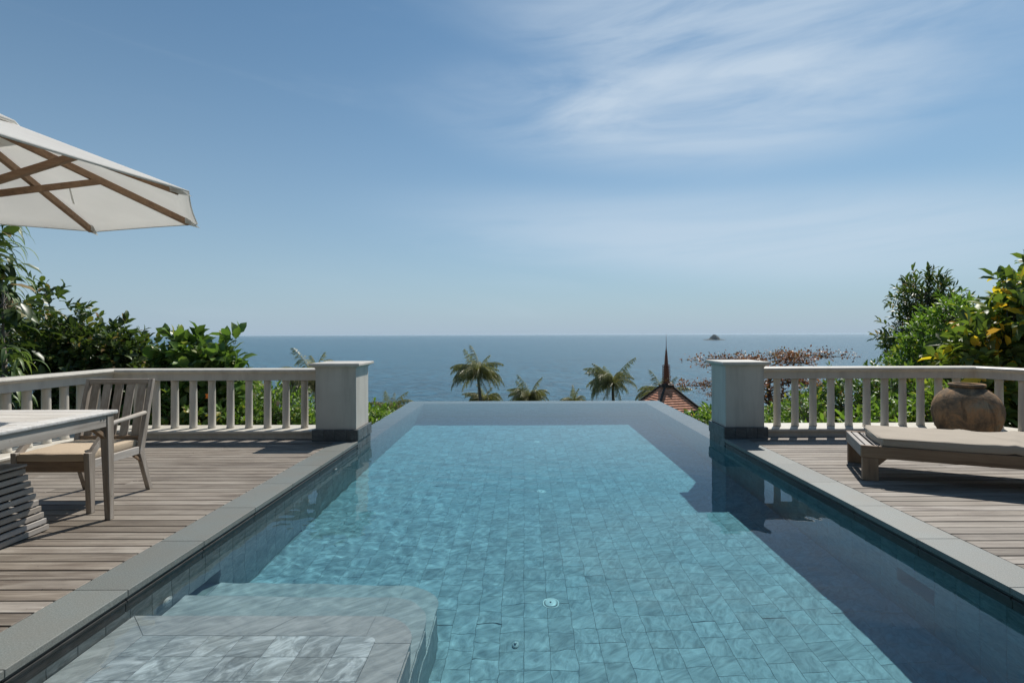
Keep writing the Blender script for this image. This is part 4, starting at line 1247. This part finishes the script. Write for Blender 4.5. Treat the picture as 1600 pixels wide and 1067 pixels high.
P_('low_shrub', 'yellow green leafy bush at the left edge of the infinity pool', 'shrub', -3.1, 10.4,
   [((-3.1, 10.2, -.66), (.6, .7, .38)), ((-2.9, 12.0, -1.0), (.6, .6, .4)), ((-3.9, 10.6, -.7), (.7, .5, .4)), ((-3.0, 8.7, -.75), (.3, .5, .3))],
   560, 8, .10, .42, leaf_light, 38, 290, gh, twig_len=.16)

# rust-leaved almond tree
def almond():
    rg = np.random.default_rng(5); loc = (12.0, 25.0, GZ(12, 25))
    t = thing('almond_tree', 'sparse spreading tree with rust brown leaves between pillar and sea', 'tree', loc)
    mb = MB(); top = Vector((0, 0, 1.25 - loc[2]))
    mb.tube([(0, 0, -.3), (.1, 0, 1.0), (-.05, 0, 2.0), (.05, 0, 3.0)], [.16, .13, .10, .05], 8)
    tw = []
    for k in range(26):
        z0 = rg.uniform(.9, 3.5); a = rg.uniform(0, 6.28); Lb = rg.uniform(2.2, 4.8) * (1 if math.cos(a) < .3 else .8)
        dz = rg.uniform(.2, .65); tz = min(z0 + dz * Lb * .45 + .2, .45 - loc[2] + .35 * rg.random())
        p0 = Vector((0, 0, z0)); p2 = Vector((math.cos(a) * Lb, math.sin(a) * Lb * .7, tz - .9 * max(0, Lb - 2.6) * rg.uniform(.2, 1))); p1 = p0.lerp(p2, .5) + Vector((0, 0, .25))
        mb.tube([p0, p1, p2], [.04, .022, .008], 5, cap=False)
        for j in range(16):
            u = rg.uniform(.25, 1.05); p = p0.lerp(p1, u * 2) if u < .5 else p1.lerp(p2, u * 2 - 1)
            q = p + Vector((rg.normal() * .45, rg.normal() * .45, rg.uniform(-.05, .32)))
            mb.tube([p, p.lerp(q, .5) + Vector((0, 0, -.04)), q], [.012, .009, .005], 4, cap=False); tw.append((p, q))
    mb.build('trunk', bark, t, world=False, fix=False)
    n = len(tw); per = 18
    P = np.array([tuple(q) for p, q in tw]); Q = np.array([tuple(p) for p, q in tw])
    u = rg.random((n, per, 1)); B = (P[:, None] * u + Q[:, None] * (1 - u) + rg.normal(size=(n, per, 3)) * .12).reshape(-1, 3)
    D = norm(rg.normal(size=B.shape) + np.array([0, 0, .2])); up = norm(rg.normal(size=B.shape) * .6 + np.array([0, 0, 1])); Sd = norm(np.cross(up, D))
    leaves_joined('foliage', leaf_rust, B, D, np.cross(D, Sd), .135 * (.6 + .7 * rg.random(len(B))), .55, t, True)


almond()

# low growth over the hillside: nobody could count it
rg_ = np.random.default_rng(77); nb = 1500
bx = rg_.uniform(-34, 34, nb); by = 8.5 + 75 * rg_.random(nb) ** 1.3
ok = ~((np.abs(bx - .2) < 3.4) & (by < 12)); bx, by = bx[ok], by[ok]
bz = np.array([GZ(a, b) for a, b in zip(bx, by)]); per_ = 60; sz = rg_.uniform(.35, .75, len(bx)) * (1 + by / 60)
U_ = norm(rg_.normal(size=(len(bx), per_, 3))) * (.5 + .5 * rg_.random((len(bx), per_, 1)))
U_[..., 2] = np.abs(U_[..., 2]) * .6
B_ = (np.stack([bx, by, bz], -1)[:, None] + U_ * sz[:, None, None]).reshape(-1, 3)
D_ = norm(norm(U_.reshape(-1, 3)) + .6 * rg_.normal(size=B_.shape)); up_ = norm(np.array([0, 0, 1.0]) + .6 * rg_.normal(size=B_.shape)); S_ = norm(np.cross(up_, D_))
gc = leaves_joined('ground_cover', leaf_mid, B_, D_, np.cross(D_, S_), np.repeat(sz, per_) * .42, .5, None, True)

# ------------------------------------------------------------------ palms
def frond_mesh(seed, bend, el0=62, hang=1.0):
    rg = random.Random(seed); V, F = [], []
    nseg = 40; pos = Vector((0, 0, 0)); el = R(el0); pts = []
    for i in range(nseg + 1):
        u = i / nseg; pts.append(pos.copy()); e = el - bend * u ** 1.15
        pos = pos + Vector((math.cos(e), .10 * math.sin(u * 2.5 + seed), math.sin(e))) / nseg
    for i in range(nseg):
        b = len(V); w = .011 * (1 - i / nseg) + .002
        V += [pts[i] + Vector((0, -w, 0)), pts[i] + Vector((0, w, 0)), pts[i + 1] + Vector((0, w, 0)), pts[i + 1] + Vector((0, -w, 0))]; F.append((b, b + 1, b + 2, b + 3))
    for i in range(5, nseg + 1):
        u = i / nseg; d = (pts[i] - pts[i - 1]).normalized()
        for s in (-1, 1):
            for q in range(2):
                if rg.random() < .08: continue
                ll = .25 * math.sin(math.pi * (u * .84 + .13)) ** .6 * rg.uniform(.7, 1.2)
                dv = (d * rg.uniform(.3, .8) + Vector((0, s, 0)) * rg.uniform(.18, .55) + Vector((0, 0, -hang * rg.uniform(.35, 1.3)))).normalized()
                p = pts[i - 1].lerp(pts[i], q * .5 + rg.uniform(0, .3)); m_ = p + dv * ll * .5; e_ = m_ + (dv + Vector((0, 0, -.55))).normalized() * ll * .5
                sd = d * .0065; b = len(V)
                V += [p - sd * .6, p + sd * .6, m_ + sd, m_ - sd, e_]; F += [(b, b + 1, b + 2, b + 3), (b + 3, b + 2, b + 4)]
    me = bpy.data.meshes.new('frond'); me.from_pydata([tuple(v) for v in V], [], F); me.materials.append(frond_mat); return me


fronds = [frond_mesh(1, R(105), 70), frond_mesh(2, R(130), 62), frond_mesh(3, R(120), 35), frond_mesh(4, R(45), 82, .5), frond_mesh(5, R(95), 15, 1.2), frond_mesh(6, R(85), 55)]


def palm(label, x, y, zc, size, seed, nf=17, lean=(0, 0), wind=-.25):
    rg = random.Random(seed); gz = GZ(x, y); t = thing('palm_tree', label, 'palm tree', (x + lean[0], y + lean[1], gz), 0, 'coconut palms on the slope above the sea')
    h = zc - gz; top = Vector((-lean[0], -lean[1], h))
    mb = MB(); mb.tube([(0, 0, -.5), top * .4 + Vector((lean[0] * .25, 0, 0)), top * .8, top], [.17 * size / 2.6, .12 * size / 2.6, .10 * size / 2.6, .11 * size / 2.6], 10)
    mb.build('trunk', bark, t, world=False, fix=False)
    for k in range(nf):
        u = k / nf; az = k * 2.4 + rg.uniform(-.35, .35)
        me = fronds[3] if k < 3 else fronds[rg.choice([0, 5, 1])] if u < .36 else fronds[rg.choice([1, 2, 1])] if u < .62 else fronds[rg.choice([2, 4])]
        x_, y_ = math.cos(az) + wind, math.sin(az)
        M = Matrix.Translation(top) @ Matrix.Rotation(math.atan2(y_, x_), 4, 'Z') @ Matrix.Rotation(rg.uniform(-.22, .22), 4, 'Y') @ Matrix.Rotation(rg.uniform(-.5, .5), 4, 'X') @ Matrix.Scale(size * rg.uniform(.72, 1.1), 4)
        inst('frond', me, t, None, M=M)
    for k in range(5):
        a = k * 1.256; MB().lathe([(.001, -.1), (.07, -.07), (.095, 0), (.07, .07), (.001, .1)], 8, (top.x + .16 * math.cos(a), top.y + .16 * math.sin(a), top.z - .12)).build('coconut', bark, t, world=False)
    return t


palm('tallest coconut palm left of centre, leaning slightly over the pool edge', -4.9, 55, -3.1, 3.7, 1, 66, (.3, 0))
palm('short palm tucked under the tallest palm left of centre', -4.4, 57, -6.1, 2.7, 2, 44)
palm('bushy palm crown just right of the tall left palm, trunk hidden', .72, 60, -6.3, 3.2, 3, 54)
palm('small palm crown between the bushy palm and the windswept one', 5.85, 60, -6.9, 2.6, 4, 34)
palm('windswept palm with bare trunk showing, left of the red roof', 9.55, 55, -4.1, 3.6, 5, 46, (.1, 0), -.45)
palm('palm directly behind the red tiled roof and its spire', 12.2, 45, -4.3, 2.8, 6, 40)
palm('large dark palm half hidden behind the left pillar', -10.5, 26, -1.35, 2.6, 7, 54)
palm('pale palm low on the slope just right of the left pillar', -8.9, 34, -3.8, 1.8, 8, 36)
palm('faint palm showing through the gap right of the dark hedge', -20.8, 29, -1.2, 2.0, 9, 20)
palm('palm whose top fronds just clear the left handrail', -14.8, 28, -2.4, 2.1, 10, 24)

# ------------------------------------------------------------------ pavilion roof with carved spire
PX, PYY, PZ = 9.75, 35.0, -2.25
t = thing('pavilion', 'pavilion with red tiled pyramid roof and carved spire beyond the pool', 'pavilion', (PX, PYY, GZ(PX, PYY)))
th0 = math.atan2(-1.4, -.79)          # front ridge direction
RR = 4.6
corner = [Vector((math.cos(th0 + k * math.pi / 2), math.sin(th0 + k * math.pi / 2))) for k in range(4)]


def roof_pt(c, s):   # s 0..1 down the ridge, slightly concave
    r = .30 + s * RR; z = PZ - .05 - (.80 * (s * RR) - .018 * (s * RR) ** 2)
    return Vector((PX + c.x * r, PYY + c.y * r, z))


rows = 24
for k in range(4):
    a, b = corner[k], corner[(k + 1) % 4]; vis = k in (0, 3)
    mb = MB(); V = []
    for s in (0, 1): V += [roof_pt(a, s), roof_pt(b, s)]
    nrm = (roof_pt(b, 1) - roof_pt(a, 1)).cross(roof_pt(a, 0) - roof_pt(a, 1)).normalized()
    V2 = []
    for i in range(rows + 1):
        s = i / rows; V2 += [roof_pt(a, s) - nrm * .05, roof_pt(b, s) - nrm * .05]
    mb.add(V2, [(2 * i, 2 * i + 2, 2 * i + 3, 2 * i + 1) for i in range(rows)]); face = mb.build('roof_face', ridge_mat, t, fix=False)
    tl = []
    for i in range(rows):
        s0, s1 = i / rows, (i + 1.18) / rows; e0a, e0b, e1a, e1b = roof_pt(a, s0), roof_pt(b, s0), roof_pt(a, s1), roof_pt(b, s1)
        n_ = max(2, int((e1b - e1a).length / .24)); rowm = MB()
        for j in range(n_):
            u0, u1 = (j + .012) / n_, (j + .988) / n_
            p = [e0a.lerp(e0b, u0), e0a.lerp(e0b, u1), e1a.lerp(e1b, u1) + nrm * .05, e1a.lerp(e1b, u0) + nrm * .05]
            q = [w - nrm * .03 for w in p]; fc = [(0, 1, 2, 3), (7, 6, 5, 4), (3, 2, 6, 7), (0, 3, 7, 4), (1, 5, 6, 2)]
            if vis and i < 12: tl.append((p + q, fc, (sum(p, Vector()) / 4 - Vector((0, 0, 1.25))).length))
            else: rowm.add(p + q, fc)
        if rowm.v: o = rowm.build('tile_course', roof_mat, face, fix=False); o['kind'] = 'stuff'
    if vis:
        for p, fc, _ in tl[:145]: MB().add(p, fc).build('roof_tile', roof_mat, face, fix=False)
        rm = MB()
        for p, fc, _ in tl[145:]: rm.add(p, fc)
        if rm.v: o = rm.build('lower_tiles', roof_mat, face, fix=False); o['kind'] = 'stuff'
    pts = [roof_pt(a, s) + Vector((0, 0, .07)) for s in np.linspace(-.02, 1.02, 14)]
    MB().tube(pts, .085, 6).build('ridge_cap', ridge_mat, t)
MB().box((PX - .42, PYY - .42, PZ - .12), (PX + .42, PYY + .42, PZ + .06)).build('spire_base', ridge_mat, t, bevel=.02)
for sx in (-1, 1):
    for sy in (-1, 1): MB().box((PX + sx * 2.6 - .12, PYY + sy * 2.6 - .12, GZ(PX, PYY) - .3), (PX + sx * 2.6 + .12, PYY + sy * 2.6 + .12, PZ - 3.2)).build('post', brown_wood_z, t)
sp = MB(); V = []; F = []
lev = [(0, .17), (.35, .16), (.8, .15), (1.30, .13), (1.36, .095), (1.95, .065), (2.3, .04), (2.55, .018), (3.45, .005)]
for z, w in lev:
    for sx, sy in ((-1, -1), (1, -1), (1, 1), (-1, 1)): V.append((PX + sx * w, PYY + sy * w, PZ + .05 + z))
for i in range(len(lev) - 1):
    for k in range(4): F.append((i * 4 + k, i * 4 + (k + 1) % 4, (i + 1) * 4 + (k + 1) % 4, (i + 1) * 4 + k))
spo = sp.add(V, F).build('spire', spire_mat, t)
for i in range(8):
    z = PZ + .16 + i * .165; w = .165 - .005 * i
    for a in range(4):
        d = Vector((math.cos(a * math.pi / 2), math.sin(a * math.pi / 2), 0)); c0 = Vector((PX, PYY, z)) + d * (w + .055)
        MB().tube([c0 + d * (.068 * math.cos(q)) + Vector((0, 0, .07 * math.sin(q))) for q in np.linspace(-2.6, 2.4, 9)], .026, 5).build('scroll', spire_mat, spo)
for i in range(9):
    z = PZ + 1.45 + i * .11; w = .105 - .009 * i
    MB().box((PX - w - .02, PYY - w - .02, z), (PX + w + .02, PYY + w + .02, z + .045)).build('spire_ring', spire_mat, spo)

# ------------------------------------------------------------------ boat and island
t = thing('pontoon_boat', 'tiny white-roofed pontoon boat on the sea right of the spire', 'boat', (85.0, 277, SEA), R(4))
for y in (-1.0, 1.0): MB().tube([(-2.9, y, .25), (-2.4, y, .25), (2.4, y, .25), (3.0, y, .42)], [.1, .32, .32, .08], 10).build('hull', white_plastic, t, world=False)
MB().box((-2.5, -1.2, .55), (2.6, 1.2, .68)).build('platform', pale_wood_x, t, world=False)
MB().tube([(-.6, 0, .68), (-.6, 0, 3.2)], .05, 8).build('mast', black_plastic, t, world=False)
MB().lathe([(1.7, 3.0), (1.1, 3.25), (.1, 3.6)], 10, (-.6, 0, 0)).build('sunshade', white_plastic, t, world=False)
MB().box((-1.4, -.5, .68), (-.2, .5, 1.15)).build('bench', black_plastic, t, world=False)

IX, IY = (1116 - 818) / 800 * 2500, 2500
t = thing('island', 'small rocky island on the horizon to the right', 'island', (IX, IY, SEA))
mb = MB(); n = 40; V = []; F = []
for j in range(n):
    for i in range(n):
        x, y = (i / (n - 1) - .5) * 116, (j / (n - 1) - .5) * 70
        r = math.hypot(x / 56, y / 34); hh = 22 * max(0, 1 - (abs(x - 2) / 26) ** 1.3 - (y / 30) ** 2) + 6 * max(0, 1 - r ** 2)
        V.append((x, y, hh * (1 + .35 * noise.noise(Vector((x * .12, y * .12, 1)))) + 2 * noise.noise(Vector((x * .3, y * .3, 0))) * (r < .95) - (3 if r > 1 else 0)))
F = [(j * n + i, j * n + i + 1, (j + 1) * n + i + 1, (j + 1) * n + i) for j in range(n - 1) for i in range(n - 1)]
mb.add(V, F).build('rock', rock_mat, t, world=False, fix=False)
MB().tube([(-9, 0, 12), (-9, 0, 27)], [.6, .4], 5).build('beacon', rock_mat, t, world=False)
